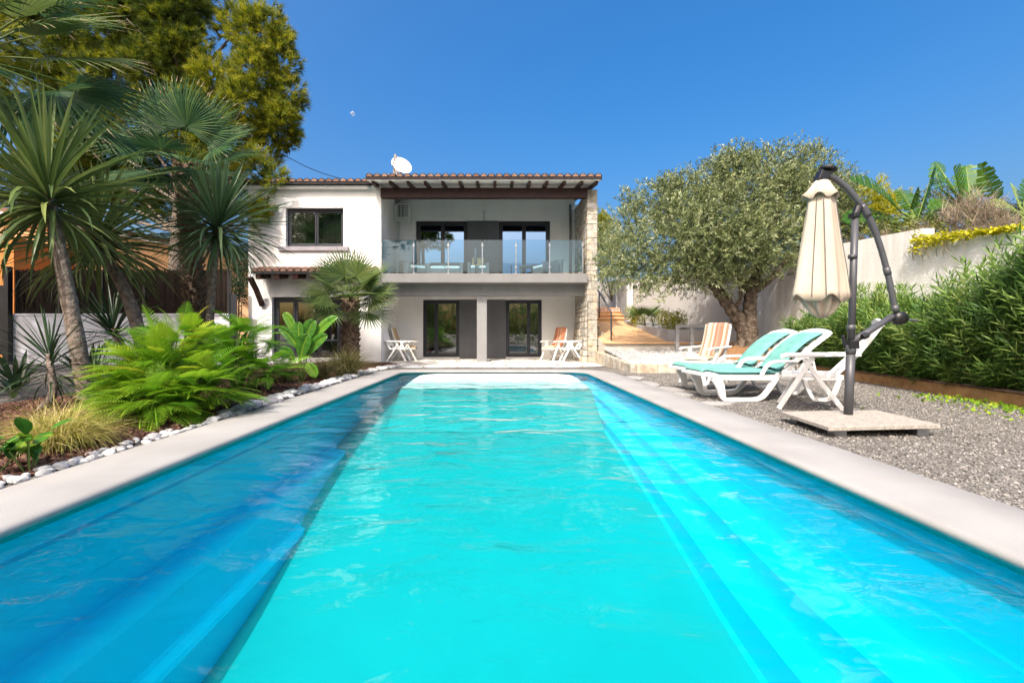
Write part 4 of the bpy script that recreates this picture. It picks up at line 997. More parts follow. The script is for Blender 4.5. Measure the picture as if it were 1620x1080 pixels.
lounger('white sun lounger with teal cushion, the nearer of the two to the pool edge camera side',(2.76,6.42,GZ),R(1))
L2=lounger('white sun lounger with teal cushion, the farther one next to the striped chair',(2.9,7.28,GZ),R(3))
bpy.data.objects['sun_lounger']['label']='white sun lounger with teal cushion, nearest to the parasol slab'

# ================================================================== BALCONY FURNITURE
FZ=2.742
def seatunit(name,label,cat,x0,x1,y,rz=0,depth=.75,back=.62,arm=.5,pillow=False):
    w=x1-x0; t=thing(name,label,cat,((x0+x1)/2,y,FZ),rz,'grey wicker balcony seats' if cat=='armchair' else None); h=w/2
    g=Geo(); box(g,-h+.1,h-.1,-depth/2,depth/2,.05,.30); g.build('base',M['wicker'],t,bevel=.015)
    g=Geo(); hexa(g,[(-h,depth/2-.12,.03),(h,depth/2-.12,.03),(h,depth/2,.03),(-h,depth/2,.03),(-h,depth/2-.05,back),(h,depth/2-.05,back),(h,depth/2+.06,back),(-h,depth/2+.06,back)]); g.build('backrest',M['wicker'],t,bevel=.02)
    for s in(-1,1):
        g=Geo(); a,b=sorted((s*h,s*(h-.1))); box(g,a,b,-depth/2,depth/2-.13,.03,arm); g.build('armrest',M['wicker'],t,bevel=.02)
    n=max(1,round((w-.2)/.62))
    for k in range(n):
        a=-h+.105+(w-.21)*k/n; g=Geo(); box(g,a+.004,a+(w-.21)/n-.004,-depth/2-.01,depth/2-.13,.303,.40); g.build('cushion',M['cushion'],t,bevel=.03)
    if pillow:
        g=Geo(); v=[];f=[]; 
        for k in range(9):
            for j in range(9):
                u,q=k/4-1,j/4-1; b=.07*(1-u**4)*(1-q**4); v.append((u*.21,.0-b,q*.19))
        for k in range(9):
            for j in range(9):
                u,q=k/4-1,j/4-1; b=.07*(1-u**4)*(1-q**4); v.append((u*.21,.0+b,q*.19))
        for k in range(8):
            for j in range(8): a=k*9+j; f+=[(a,a+9,a+10,a+1),(81+a+1,81+a+10,81+a+9,81+a)]
        g.add(v,f); o=g.build('pillow',M['cushtan'],None,smooth=True); o.location=(t.location.x,t.location.y+.10,FZ+.56); o.rotation_euler=(R(-18),0,R(8))
        tag(o,'small beige pillow standing on the middle balcony armchair','pillow')
    return t
seatunit('armchair','grey wicker armchair with white cushion at the left end of the balcony','armchair',-3.22,-2.47,15.45,R(35))
seatunit('sofa','long grey wicker sofa with white seat cushions behind the balcony glass','sofa',-2.35,-1.15,15.6)
seatunit('armchair','grey wicker armchair holding a beige pillow in the middle of the balcony','armchair',-1.02,-.30,15.5,R(4),pillow=True)
seatunit('armchair','grey wicker armchair before the right balcony door, turned sideways','armchair',1.25,2.05,15.35,R(-62))
t=thing('side_table','low grey wicker side table at the left of the right balcony armchair','table',(.95,15.0,FZ))
g=Geo(); box(g,-.22,.22,-.22,.22,.32,.36); g.build('table_top',M['wicker'],t,bevel=.008)
for sx_ in(-1,1):
    for sy in(-1,1): g=Geo(); box(g,sx_*.19-.02,sx_*.19+.02,sy*.19-.02,sy*.19+.02,0,.319); g.build('leg',M['wicker'],t)
t=thing('folded_parasol','small dark folded parasol standing in front of the charcoal panel on the balcony','parasol',(-.72,15.0,FZ))
g=Geo(); tube(g,[(0,0,.04),(0,0,1.05)],.014,8); g.build('pole',M['black'],t)
g=Geo(); lathe(g,[(.05,.42),(.06,.5),(.045,.75),(.02,1.0)],14); g.build('canopy',M['metal_dark'],t,smooth=True)
g=Geo(); lathe(g,[(.2,0),(.2,.03),(.06,.05)],20); g.build('base',M['metal_dark'],t)

# ================================================================== PLANTS
UPV=np.array((0,0,1.))
def tints(n,lo=0.,hi=1.,p=1.): return lo+(hi-lo)*rng.random(n)**p
YT=[blade(1,.050,5,d_,.35) for d_ in(.12,.35,.7,1.1)]
def yuccahead(g,c,axis,n,L,thmax=125,light=0.):
    axis=unit(np.asarray(axis,float)); i=np.arange(n); u=(i+.5)/n
    th=R(thmax)*u**.62; ph=i*2.39996+rng.normal(size=n)*.2; th=th+rng.normal(size=n)*.07
    e1=unit(np.cross(axis,(0.3,1,0.1))); e2=np.cross(axis,e1)
    d=np.cos(th)[:,None]*axis+np.sin(th)[:,None]*(np.cos(ph)[:,None]*e1+np.sin(ph)[:,None]*e2)
    base=np.asarray(c)+d*.05-axis*(u[:,None]*.30)
    sc=L*(.78+.32*np.sin(PI*np.clip(u*.9+.12,0,1)))*rng.uniform(.85,1.1,n)
    k=np.clip((th/R(thmax)*3.2).astype(int)+rng.integers(-1,2,n),0,3); Rm=frames(d,np.tile(axis,(n,1))+.25*rdir(n))
    for q in range(4):
        m=k==q
        if m.any(): inst(g,*YT[q],Rm[m],base[m],sc[m],np.clip(rng.random(m.sum())*.9+light,0,1))
def yucca(label,base,head,n,L,r0=.09,bend=(0,0,0),m='yucca',group='tall yuccas in the planting bed',thmax=125,name='yucca',cat='yucca'):
    base=np.asarray(base,float); head=np.asarray(head,float); t=thing(name,label,cat,base,0,group)
    mid=(base+head)/2+np.asarray(bend,float)
    pts=smoothpath([base-np.array((0,0,.06)),base*.75+mid*.25+np.asarray(bend)*.15,mid,mid*.4+head*.6,head],6)
    g=Geo(); rr=[r0*(1.25-.5*min(1,i/len(pts)*1.1)) for i in range(len(pts))]
    rr=[r*(1+.05*math.sin(i*2.4)) for i,r in enumerate(rr)]
    tube(g,pts,rr,14); g.build('trunk',M['bark'],t,smooth=True,off=base)
    g=Geo(); ax=unit(pts[-1]-pts[-4]); ax=unit(ax+np.array((0,0,.8))); yuccahead(g,head,ax,n,L,thmax); g.build('crown',M[m],t,off=base)
    return t
yucca('tallest yucca, its bare grey trunk leaning left from beside the fountain grass',P(140,640,5.6)*[1,1,0]+[0,0,.03],P(76,300,5.75),220,1.32,.082,(-.02,0,.1))
yucca('yucca with bare trunk leaning left behind the feathery bush',[-6.1,8.0,.03],P(152,372,8.0),240,1.48,.10,(.12,0,.1))
yucca('lighter green yucca with a full round head in front of the house corner',[-5.75,9.0,.03],P(345,352,8.8),260,1.34,.075,(-.02,0,.1),'yucca_light')
yucca('young yucca with a crooked thin trunk at the left of the bed',P(60,655,4.9)*[1,1,0]+[0,0,.04],P(78,560,5.1),60,.58,.04,(.10,0,-.12),'darkplant',None,110)
yucca('dark stemless yucca by the white low wall',[-7.6,9.6,.0],P(178,520,9.6),90,1.05,.08,(0,0,0),'darkplant',None,100)
yucca('small spiky yucca sprouting beside the leaning grey trunk',P(150,620,5.9)*[1,1,0]+[0,0,.03],P(148,590,5.9),34,.42,.03,(0,0,0),'yucca_light',None,80)

# ---- fan palms: each frond a part
def frondmesh(m,L=.95,pet=.75,spread=235,nseg=40,fold=.22,droop=.35,dry=.2,sag=.2):
    g=Geo(); 
    pp=[np.array((0,pet*t,-sag*.25*t*t)) for t in np.linspace(0,1,7)]
    tube(g,pp,[.016-.006*t for t in np.linspace(0,1,7)],6,tint=.75); hub=pp[-1]
    for i in range(nseg):
        u=i/(nseg-1)*2-1; a=R(spread/2)*u; Ls=L*(1-.30*abs(u)**1.6)*random.uniform(.93,1.05)
        dphi=R(spread)/nseg; V=[];F=[];T=[]
        dirn=np.array((math.sin(a),math.cos(a),0)); side=np.array((math.cos(a),-math.sin(a),0))
        dr=droop*random.uniform(.5,1.5)
        base_t=random.random()*.75; prev=None
        ts=(0.03,.25,.48,.68,.86,1.)
        for k,t in enumerate(ts):
            wid=Ls*min(t,.5)*math.tan(dphi/2)*1.02 if t<=.5 else Ls*.5*math.tan(dphi/2)*1.02*((1-t)/.5)**.8
            z=fold*abs(u)**1.5*t*Ls*.5 - dr*max(0,t-.35)**1.8*Ls
            p=hub+dirn*Ls*t*(1-.12*dr*max(0,t-.5))+np.array((0,0,z))
            rid=.5*wid if i%2 else .5*wid
            V+=[p-side*wid,p+np.array((0,0,rid)),p+side*wid]
            if k: b=3*(k-1); F+=[(b,b+1,b+4,b+3),(b+1,b+2,b+5,b+4)]; T+=[base_t if t<.9 else (1. if random.random()<dry else base_t)]*2
        g.add(V,F,np.array(T))
    o=g.build('frond',m); me=o.data; bpy.data.objects.remove(o); return me
def setframe(o,c,d,up):
    d=Vector(d).normalized(); upv=Vector(up); x=d.cross(upv); 
    if x.length<1e-3: x=d.cross(Vector((1,0,0)))
    x.normalize(); z=x.cross(d); o.matrix_local=Matrix.Translation(Vector(c))@Matrix((x,d,z)).transposed().to_4x4()
def fanpalm(label,base,crown,fr,tr,trunkmat='palmbark',name='fan_palm',boots=True,group=None):
    base=np.asarray(base,float); crown=np.asarray(crown,float); t=thing(name,label,'palm',base,0,group)
    g=Geo(); c=crown-base; pts=smoothpath([(0,0,-.08),c*.35+np.array((.02,0,0)),c*.7,c],5); tube(g,pts,[tr*(1.1-.15*i/len(pts)) for i in range(len(pts))],14)
    g.build('trunk',M[trunkmat],t,smooth=True)
    if boots:     # cut leaf bases that clothe the trunk
        g=Geo(); H=np.linalg.norm(c); nb=int(H*46)
        for i in range(nb):
            z=(i+.5)/nb; a=i*2.39996; p=c*z+tr*.98*np.array((math.cos(a),math.sin(a),0))
            dd=np.array((math.cos(a)*.55,math.sin(a)*.55,.8)); q=p+dd*.13
            side=np.array((-math.sin(a),math.cos(a),0))
            n_=np.cross(dd,side)*.02
            g.add([p-side*.06-n_,p+side*.06-n_,p+side*.06+n_,p-side*.06+n_,q-side*.032-n_,q+side*.032-n_,q+side*.032+n_,q-side*.032+n_],BOXF,random.random())
        g.build('leaf_bases',M[trunkmat],t)
    for me,d,up,off in fr:
        o=bpy.data.objects.new('frond',me); COL.objects.link(o); o.parent=t
        setframe(o,c+np.asarray(off,float),d,up)
    return t
random.seed(31)
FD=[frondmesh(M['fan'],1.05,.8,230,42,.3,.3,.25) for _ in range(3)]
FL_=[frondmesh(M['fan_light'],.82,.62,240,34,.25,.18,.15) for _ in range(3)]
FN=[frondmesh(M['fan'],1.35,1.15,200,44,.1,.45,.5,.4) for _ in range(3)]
FS=[frondmesh(M['fan_light'],1.25,1.1,150,34,.1,.35,.45,.4) for _ in range(1)]  # paler near-palm fronds, sunlight put into the leaf colour
# palm beside the house wing
fr=[]
spec=[((-.55,-.25,.85),.0),((.30,-.35,1.0),1),((.72,-.25,.66),2),((.98,-.3,.25),0),((.85,-.35,-.05),1),((-.92,-.3,.30),2),((-.7,-.6,-.02),0),((.35,-.85,.10),1),((-.25,-.9,.35),2),((.55,.7,.4),0),((-.5,.8,.5),1),((.1,.6,.9),2),((.75,-.35,-.45),0),((-.55,-.6,-.40),1),((.6,-.6,.5),2),((-.15,-.2,1.),1)]
for d,k in spec: fr.append((FL_[int(k)],d,(0.15,-.55,.8),(0,0,0)))
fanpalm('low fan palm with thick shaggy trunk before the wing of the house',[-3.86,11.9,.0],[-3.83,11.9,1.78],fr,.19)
# tall shaded palm behind the yuccas
fr=[]
for k,(d,u) in enumerate([((-.35,-.3,.9),(0,-1,.2)),((.25,-.35,.95),(0,-1,.1)),((.9,-.2,.45),(0,-.7,.6)),((-.9,-.3,.4),(0,-.7,.6)),((.7,-.5,-.25),(.3,-.5,.8)),((-.7,-.5,-.3),(0,-.5,.8)),((.1,-.95,.1),(0,-.2,1)),((.6,.7,.5),(0,0,1)),((-.6,.7,.5),(0,0,1)),((.65,-.2,.8),(0,-1,.3)),((-.05,-.3,1.0),(0,-1,0)),((.2,-.8,-.5),(0,-.3,1)),((-.3,-.85,-.45),(0,-.3,1))]):
    fr.append((FD[k%3],d,u,(0,0,0)))
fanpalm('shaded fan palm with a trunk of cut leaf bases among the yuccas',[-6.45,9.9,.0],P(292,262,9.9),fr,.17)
# near palm whose fronds hang in from the upper left
fr=[]
for k,(d,u,m) in enumerate([((1,.05,.10),(0,-.5,.85),3),((.95,.1,-.25),(0,-.6,.8),1),((.85,-.2,-.55),(.3,-.7,.6),2),((.9,-.3,.42),(0,-.55,.8),3),((.5,-.8,.3),(0,-.2,1),1),((.4,-.7,-.5),(.3,-.2,.8),2),((.5,.8,.2),(0,0,1),0),((-.7,.4,.4),(0,0,1),1),((-.5,-.7,.3),(0,0,1),2),((.1,.1,1),(0,-1,.2),0),((.75,.5,-.35),(0,-.4,.9),1),((.95,-.15,.28),(0,-.5,.85),3),((.6,.3,.8),(0,-.3,.9),1)]):
    fr.append(((FN+FS)[m],d,u,(0,0,.0)))
fanpalm('tall fan palm reaching in at the upper left, tips brown and frayed',[-7.55,6.4,.0],[-7.45,6.4,4.75],fr,.19)
# little fan palm in the planter
fr=[(FL_[k%3],(math.cos(a)*.8,math.sin(a)*.8,.75),(0,-.4,.9),(0,0,0)) for k,a in enumerate((.2,1.4,2.6,3.7,4.4,5.2))]
o=fanpalm('small fan palm growing in the grey planter',[0,0,0],[0,0,.25],fr,.05,boots=False); p=P(1020,497,16.6); o.location=(p[0],p[1],1.2); o.scale=(.62,)*3

# ---- pine
def tuft(n,L,w,cone):
    th=R(cone)*np.sqrt(rng.random(n)); ph=rng.random(n)*2*PI
    d=np.stack([np.sin(th)*np.cos(ph),np.cos(th),np.sin(th)*np.sin(ph)],1); V=[];F=[]
    for i in range(n):
        s=unit(np.cross(d[i],rng.normal(size=3))[None])[0]*w; b=d[i]*.0+np.array((0,rng.random()*L*.7,0)); l=L*rng.uniform(.6,1.05)
        V+=[b-s,b+s,b+d[i]*l]; F.append((3*i,3*i+1,3*i+2))
    return np.array(V),np.array(F)
def clumps(g,cl,tmpl,per,upb=.6,shell=.45,scale=1.,jit=.5,tlo=0.,thi=1.,flat=1.):
    for c in cl:
        ctr=np.asarray(c[0],float); r=c[1]; dk=c[2] if len(c)>2 else 0
        n=max(6,int(per*r*r)); d=rdir(n); rad=r*(shell+(1-shell)*rng.random(n)**.6)
        lump=1+.22*np.sin(d[:,0]*4+ctr[0]*3)*np.sin(d[:,1]*4+ctr[2]*5)+.12*np.sin(d[:,2]*7+ctr[1])
        pos=ctr+d*(rad*lump)[:,None]*np.array((1,1,flat))
        dd=d*(1-upb*.4)+UPV*upb+rdir(n)*jit
        for k,tm in enumerate(tmpl):
            m=np.arange(n)%len(tmpl)==k
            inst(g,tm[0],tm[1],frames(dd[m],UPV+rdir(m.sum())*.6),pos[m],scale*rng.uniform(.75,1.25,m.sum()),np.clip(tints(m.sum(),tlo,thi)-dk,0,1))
PT=[tuft(26,.20,.0075,55) for _ in range(4)]
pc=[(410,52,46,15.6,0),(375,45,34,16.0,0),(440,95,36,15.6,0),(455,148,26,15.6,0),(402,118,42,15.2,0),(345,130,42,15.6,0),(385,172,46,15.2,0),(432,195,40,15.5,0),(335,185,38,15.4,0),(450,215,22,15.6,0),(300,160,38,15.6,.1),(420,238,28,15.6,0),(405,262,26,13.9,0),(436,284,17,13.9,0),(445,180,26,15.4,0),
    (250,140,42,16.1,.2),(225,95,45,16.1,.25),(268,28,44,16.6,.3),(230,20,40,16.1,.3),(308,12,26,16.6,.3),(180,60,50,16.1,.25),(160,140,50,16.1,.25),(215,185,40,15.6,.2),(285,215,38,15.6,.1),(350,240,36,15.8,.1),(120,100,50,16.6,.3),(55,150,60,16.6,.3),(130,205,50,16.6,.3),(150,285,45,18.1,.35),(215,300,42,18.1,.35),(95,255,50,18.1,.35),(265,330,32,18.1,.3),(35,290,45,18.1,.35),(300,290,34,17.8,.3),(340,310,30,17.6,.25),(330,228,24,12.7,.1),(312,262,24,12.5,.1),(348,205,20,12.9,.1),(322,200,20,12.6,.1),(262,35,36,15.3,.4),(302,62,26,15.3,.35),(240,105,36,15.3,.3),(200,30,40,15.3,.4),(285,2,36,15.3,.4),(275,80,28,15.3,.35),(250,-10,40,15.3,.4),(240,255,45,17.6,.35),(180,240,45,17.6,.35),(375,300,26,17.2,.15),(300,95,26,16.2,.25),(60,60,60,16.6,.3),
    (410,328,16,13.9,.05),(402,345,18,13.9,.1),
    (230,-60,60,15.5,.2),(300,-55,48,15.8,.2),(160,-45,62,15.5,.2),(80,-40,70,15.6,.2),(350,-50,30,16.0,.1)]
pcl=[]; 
for px_c,py_c,r_,Y_,dk in pc:  # dk lowers the tint, painting shade into a clump's needles
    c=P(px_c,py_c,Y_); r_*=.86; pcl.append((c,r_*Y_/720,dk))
    for q in range(3):
        d=rdir(1)[0]*r_*Y_/720*.75; pcl.append((c+d*1.1,r_*Y_/720*.42,dk))
pb_=np.array((-11.6,16.2,0.)); pine=thing('pine_tree','big bright green pine rising behind the yuccas beside the house','pine tree',pb_)
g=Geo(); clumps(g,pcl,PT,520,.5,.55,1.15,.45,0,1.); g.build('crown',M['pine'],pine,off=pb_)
g=Geo(); tr=smoothpath([pb_-[0,0,.1],pb_+[.2,0,3],pb_+[.5,-.2,6],pb_+[.9,-.2,10],pb_+[1.1,-.2,13.5]],6)
tube(g,tr,[.34-.26*i/len(tr) for i in range(len(tr))],12)
for c,r_,dk in pcl[::4]:
    s=tr[min(len(tr)-1,max(8,int((c[2]-1.6)/13.5*len(tr))))]; mid=(s+c)/2+np.array((0,0,-.15)); tube(g,smoothpath([s,mid,c],4),[.07-.006*i for i in range(9)],6)
g.build('trunk',M['bark'],pine,smooth=True,off=pb_)

# ---- olive
def sprig(n,L,ll,w):
    tv,tf=leafy(w); pos=[];d=[]
    for i in range(n):
        t=(i+1)/n; s=1 if i%2 else -1; a=rng.random()*2*PI
        dd=np.array((math.cos(a)*.75,.75,math.sin(a)*.75)); pos.append((0,L*t,0)); d.append(dd)
    pos=np.array(pos); d=np.array(d); return multi(tv,tf,frames(unit(d),rdir(n)+[0,0,.5]),pos,ll*rng.uniform(.7,1.15,n))
OT=[sprig(13,.26,.085,.30) for _ in range(5)]
oc=[(985,400,36,12.2),(1000,350,33,12.6),(1018,430,32,12),(1040,318,34,12.6),(1055,385,45,11.8),(1062,428,32,12.2),(1085,308,36,12.5),(1105,362,48,11.7),(1110,418,40,11.9),(1130,283,32,12.6),(1155,330,50,11.8),(1155,400,46,11.7),(1160,268,30,12.4),(1200,292,48,12),(1205,370,50,11.6),(1198,420,30,12),(1240,270,36,12.4),(1255,325,52,11.9),(1258,388,38,11.9),(1288,270,34,12.4),(1300,322,46,12.1),(1305,380,38,12.2),(1328,295,26,12.5),(1030,460,17,11.8),(1332,350,22,12.4),(1150,440,24,11.9),(966,418,20,12.4),(1100,440,20,12),(1080,350,60,13.3),(1180,340,70,13.6),(1270,340,60,13.6),(1130,400,60,13.3)]
ob=np.array((6.72,12.4,.42)); olive=thing('olive_tree','broad grey green olive tree with a forked gnarled trunk behind the loungers','olive tree',ob)
ocl=[(P(a,b,Y),r*Y/720) for a,b,r,Y in oc]
for c,r in list(ocl):
    for q in range(2): d=rdir(1)[0]; ocl.append((c+d*r*.85,r*.42))
g=Geo(); clumps(g,ocl,OT,560,.55,.3,1.,.75)
# thin shoots above the crown
for (a,b,Y) in [(1148,242,12.4),(1132,256,12.5),(1200,246,12.3),(1240,232,12.4),(1265,222,12.4),(1283,226,12.4),(1310,240,12.5),(1052,280,12.6),(988,300,12.6),(1090,272,12.6),(1170,250,12.3),(1222,240,12.3),(1335,262,12.5),(1010,305,12.6),(1296,228,12.4),(1330,275,12.4)]:
    top=P(a,b,Y); n=16; tt=np.linspace(0,1,n); bot=top-np.array((rng.normal()*.12,0,1.0)); pos=bot+(top-bot)*tt[:,None]+rdir(n)*.07*(1-tt[:,None]*.6)
    dd=UPV*1.0+rdir(n)*.6
    inst(g,*OT[0],frames(dd,rdir(n)),pos,rng.uniform(.6,1.,n),tints(n,.3,1))
g.build('crown',M['olive'],olive,off=ob)
g=Geo()
def limb(pts,r,n=12):
    pts=smoothpath([np.asarray(p,float) for p in pts],7); m=len(pts)
    rr=[r[0]+(r[1]-r[0])*i/(m-1) for i in range(m)]; rr=[q*(1+.09*math.sin(i*1.9)+.06*math.sin(i*4.3)) for i,q in enumerate(rr)]
    tube(g,pts,rr,n)
Y0=12.4
b0=P(1182,552,Y0); fork=P(1180,512,Y0)
limb([b0-[0,0,.2],b0+[0,0,.1],fork+[-.08,0,-.1],P(1158,490,Y0),P(1137,462,Y0),P(1118,436,Y0-.1),P(1085,400,Y0)],(.25,.09))
limb([b0+[.12,0,-.2],b0+[.12,0,.15],P(1186,510,Y0),P(1186,480,Y0),P(1190,455,Y0),P(1200,425,Y0),P(1215,380,Y0)],(.22,.11))
limb([P(1190,462,Y0),P(1210,448,Y0-.2),P(1235,425,Y0-.3),P(1262,390,Y0-.2)],(.12,.05))
limb([P(1190,466,Y0),P(1176,446,Y0+.2),P(1160,420,Y0+.3),P(1140,370,Y0)],(.12,.05))
limb([P(1137,462,Y0),P(1110,440,Y0+.3),P(1060,420,Y0+.4)],(.08,.03))
limb([P(1160,490,Y0),P(1172,470,Y0-.3),P(1168,440,Y0-.4)],(.07,.03))
limb([P(1215,380,Y0),P(1230,330,Y0),P(1240,290,Y0)],(.10,.03))
for k in range(7):
    a=2*PI*k/7; limb([b0+np.array((.33*math.cos(a),.33*math.sin(a),-.14)),b0+np.array((.2*math.cos(a),.2*math.sin(a),.12)),b0+np.array((.08*math.cos(a),.08*math.sin(a),.55))],(.13,.10),8)
g.build('trunk',M['olivebark'],olive,smooth=True,off=ob)

# ---- oleander hedge
def shoot(L,ll,w,nw=9,per=3,up=.62):
    tv,tf=blade(1,w,2,.35,.15,lambda t:(t*3.2 if t<.3 else 1)*(1-t**2.5)+.1); pos=[];d=[]
    for i in range(nw):
        t=(i+1.5)/(nw+.5)
        for k in range(per):
            a=2*PI*k/per+i*1.05+rng.normal()*.2; e=up*(1.0 if t>.8 else .7); pos.append((0,L*t,0)); d.append((math.cos(a)*(1-e*.6),e+.25*(t>.8),math.sin(a)*(1-e*.6)))
    pos=np.array(pos); d=unit(np.array(d)); return multi(tv,tf,frames(d,np.tile((0,1.,0),(len(d),1))),pos,ll*rng.uniform(.75,1.1,len(d)))
ST=[shoot(.50,.17,.145) for _ in range(4)]
hb=np.array((7.4,7,.06)); hed=thing('oleander_hedge','long leafy oleander hedge between the curb and the roughcast wall','hedge',hb)
def hh(y): return float(np.interp(y,[2,4.6,5.6,6.3,7.0,8.0,8.8,9.6,10.4,11.2],[2.15,2.12,2.0,1.66,1.40,1.28,1.36,1.46,1.32,1.1]))
n=4600; y=2.2+9.0*rng.random(n)**1.15; x0=np.array([curbx(q)+.10 for q in y]); x1=np.array([8.0+.1*(q-6) for q in y]); x1=np.minimum(x1,8.45)
H=np.array([hh(q) for q in y])*(1+.06*np.sin(y*5.1)+.06*np.sin(y*2.3+1))
kind=rng.random(n); z=np.where(kind<.5,H*rng.random(n)**.8*.92,H*rng.uniform(.72,.98,n))-.36
fx=np.where(kind<.5,rng.random(n)**2*.35,rng.random(n)); bulge=.22*np.sin(np.clip(z/H,0,1)*PI)
x=x0+.10+fx*(x1-x0-.2)-np.where(kind<.5,bulge,0); z=np.maximum(z,.02)
d=np.stack([np.where(kind<.5,-.55,-.05)+rng.normal(size=n)*.3,rng.normal(size=n)*.35-.1,np.full(n,.85)],1)
g=Geo(); sc=rng.uniform(.75,1.15,n)
for k in range(4): m=np.arange(n)%4==k; inst(g,*ST[k],frames(d[m],rdir(m.sum())),np.stack([x,y,z],1)[m],sc[m],tints(m.sum()))
for k in range(110):       # long shoots above the outline
    yy=2.6+8.3*rng.random(); xx=curbx(yy)+rng.uniform(.2,1.2); 
    for q in range(2): inst(g,*ST[k%4],frames(np.array([[rng.normal()*.18,rng.normal()*.18,1]]),rdir(1)),np.array([[xx,yy,hh(yy)-.42+.30*q]]),np.array([1.]),np.array([.6+.4*rng.random()]))
g.build('foliage',M['oleander'],hed,off=hb)
g=Geo()
for k in range(90):
    yy=2.4+8.5*rng.random(); xx=curbx(yy)+rng.uniform(.3,1.1); tube(g,[(xx,yy,.0),(xx+rng.normal()*.1,yy+rng.normal()*.1,.6),(xx+rng.normal()*.2,yy+rng.normal()*.2,hh(yy)-.3)],[.014,.011,.006],5)
g.build('stems',M['bark'],hed,off=hb)

# ---- feathery bushes
def feather(npair=15,L=.46,pl=.15):
    tv,tf=blade(1,.15,3,.6,.2,lambda t:(.55+.45*min(1,t*4))*(1-t**3*.85)); pos=[];d=[];sc=[]
    for i in range(npair):
        t=(i+1.6)/(npair+.8); pL=pl*math.sin(PI*(.20+.76*t))**.8
        for s in(-1,1): pos.append((0,L*t,-.30*L*t*t)); d.append((s*.92,.34+.35*t,.10)); sc.append(pL*random.uniform(.92,1.05))
    v,f=multi(tv,tf,frames(unit(np.array(d)),np.tile(UPV,(len(d),1))),np.array(pos),np.array(sc))
    k=len(v); rv=[];rf=[]
    for q in range(6):
        t=q/5; rv+=[(-.004,L*t,-.30*L*t*t+.002),(.004,L*t,-.30*L*t*t+.002)]
    rf=[(k+2*q,k+2*q+1,k+2*q+3,k+2*q+2) for q in range(5)]
    return np.concatenate([v,np.array(rv)]),np.concatenate([f,np.array(rf)])
FT=[feather(15,.36,.105),feather(14,.30,.092),feather(17,.41,.115)]
def featherbush(label,base,cl,n,lo=.0,hi=1.):
    base=np.asarray(base,float); t=thing('feathery_bush',label,'bush',base,0,'feathery green bushes by the pool')
    g=Geo(); gs=Geo()
    for c,r,w in cl:
        c=np.asarray(c,float); m=int(n*w); d=rdir(m); d[:,2]=np.abs(d[:,2])*1.0-.25; d=unit(d); d[:,1]-=.15
        pos=c+d*r*(.35+.5*rng.random(m))[:,None]; dd=d*np.array((1,1,.55))+rdir(m)*.3+np.array((0,0,.08))
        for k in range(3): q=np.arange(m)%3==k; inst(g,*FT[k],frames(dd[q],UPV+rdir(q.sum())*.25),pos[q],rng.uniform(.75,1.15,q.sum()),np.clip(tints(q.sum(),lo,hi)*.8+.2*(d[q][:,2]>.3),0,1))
        for k in range(9): q=pos[k*m//9]; tube(gs,smoothpath([base+rdir(1)[0]*.05*[1,1,0],(base+q)/2+rdir(1)[0]*.05,q],3),[.014,.013,.012,.011,.010,.008,.006],5)
    g.build('leaves',M['feather'],t,off=base); gs.build('stems',M['stem'],t,off=base); return t
featherbush('bright green feathery bush beside the fountain grass, the larger one',[-3.62,5.0,.0],[((-3.62,5.0,.36),.52,1.),((-3.95,5.1,.36),.34,.5),((-3.20,4.95,.20),.36,.6),((-3.6,5.2,.70),.30,.4),((-3.45,4.6,.12),.36,.5),((-3.80,4.85,.16),.34,.5)],200)
featherbush('feathery bush with darker leaves reaching towards the house, behind the bright one',[-3.9,6.9,.0],[((-3.85,6.5,.45),.45,1.),((-3.35,6.6,.30),.36,.5),((-3.65,6.6,.80),.30,.4)],140,.0,.55)

# ---- grasses
def grass(label,base,n,L,spread,m='grassy',lean=(0,0,0),name='fountain_grass',cat='grass clump'):
    base=np.asarray(base,float); t=thing(name,label,cat,base)
    BT=[blade(1,.0065/.5,6,q,.2,lambda t:1-t**2*.9) for q in(1.1,1.7,2.3)]
    d=rdir(n); d[:,2]=np.abs(d[:,2])*.7+.75; d[:,:2]*=spread; d+=np.asarray(lean); pos=np.stack([rng.normal(size=n)*.07,rng.normal(size=n)*.07,np.zeros(n)],1)
    g=Geo(); sc=L*rng.uniform(.55,1.1,n)
    for k in range(3): q=np.arange(n)%3==k; inst(g,*BT[k],frames(unit(d[q]),np.tile(UPV,(q.sum(),1))+.3*rdir(q.sum())),pos[q],sc[q],tints(q.sum()))
    g.build('blades',M[m],t); return t
grass('pale yellow fountain grass clump beside the coping, nearest the pool',[-3.36,3.5,.0],1300,.47,.95,'grassy',(.30,.0,0))
grass('smaller pale grass tuft left of the fountain grass by the leaning trunk',[-3.66,3.7,.02],500,.40,1.0,'grassy',(-.1,0,0))
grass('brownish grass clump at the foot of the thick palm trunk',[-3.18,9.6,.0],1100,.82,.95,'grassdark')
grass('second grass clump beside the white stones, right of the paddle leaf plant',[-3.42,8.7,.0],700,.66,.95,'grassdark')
grass('dry grass tuft between the feathery bush and the paddle leaf plant',[-3.75,7.85,.0],700,.72,.85,'grassdark')
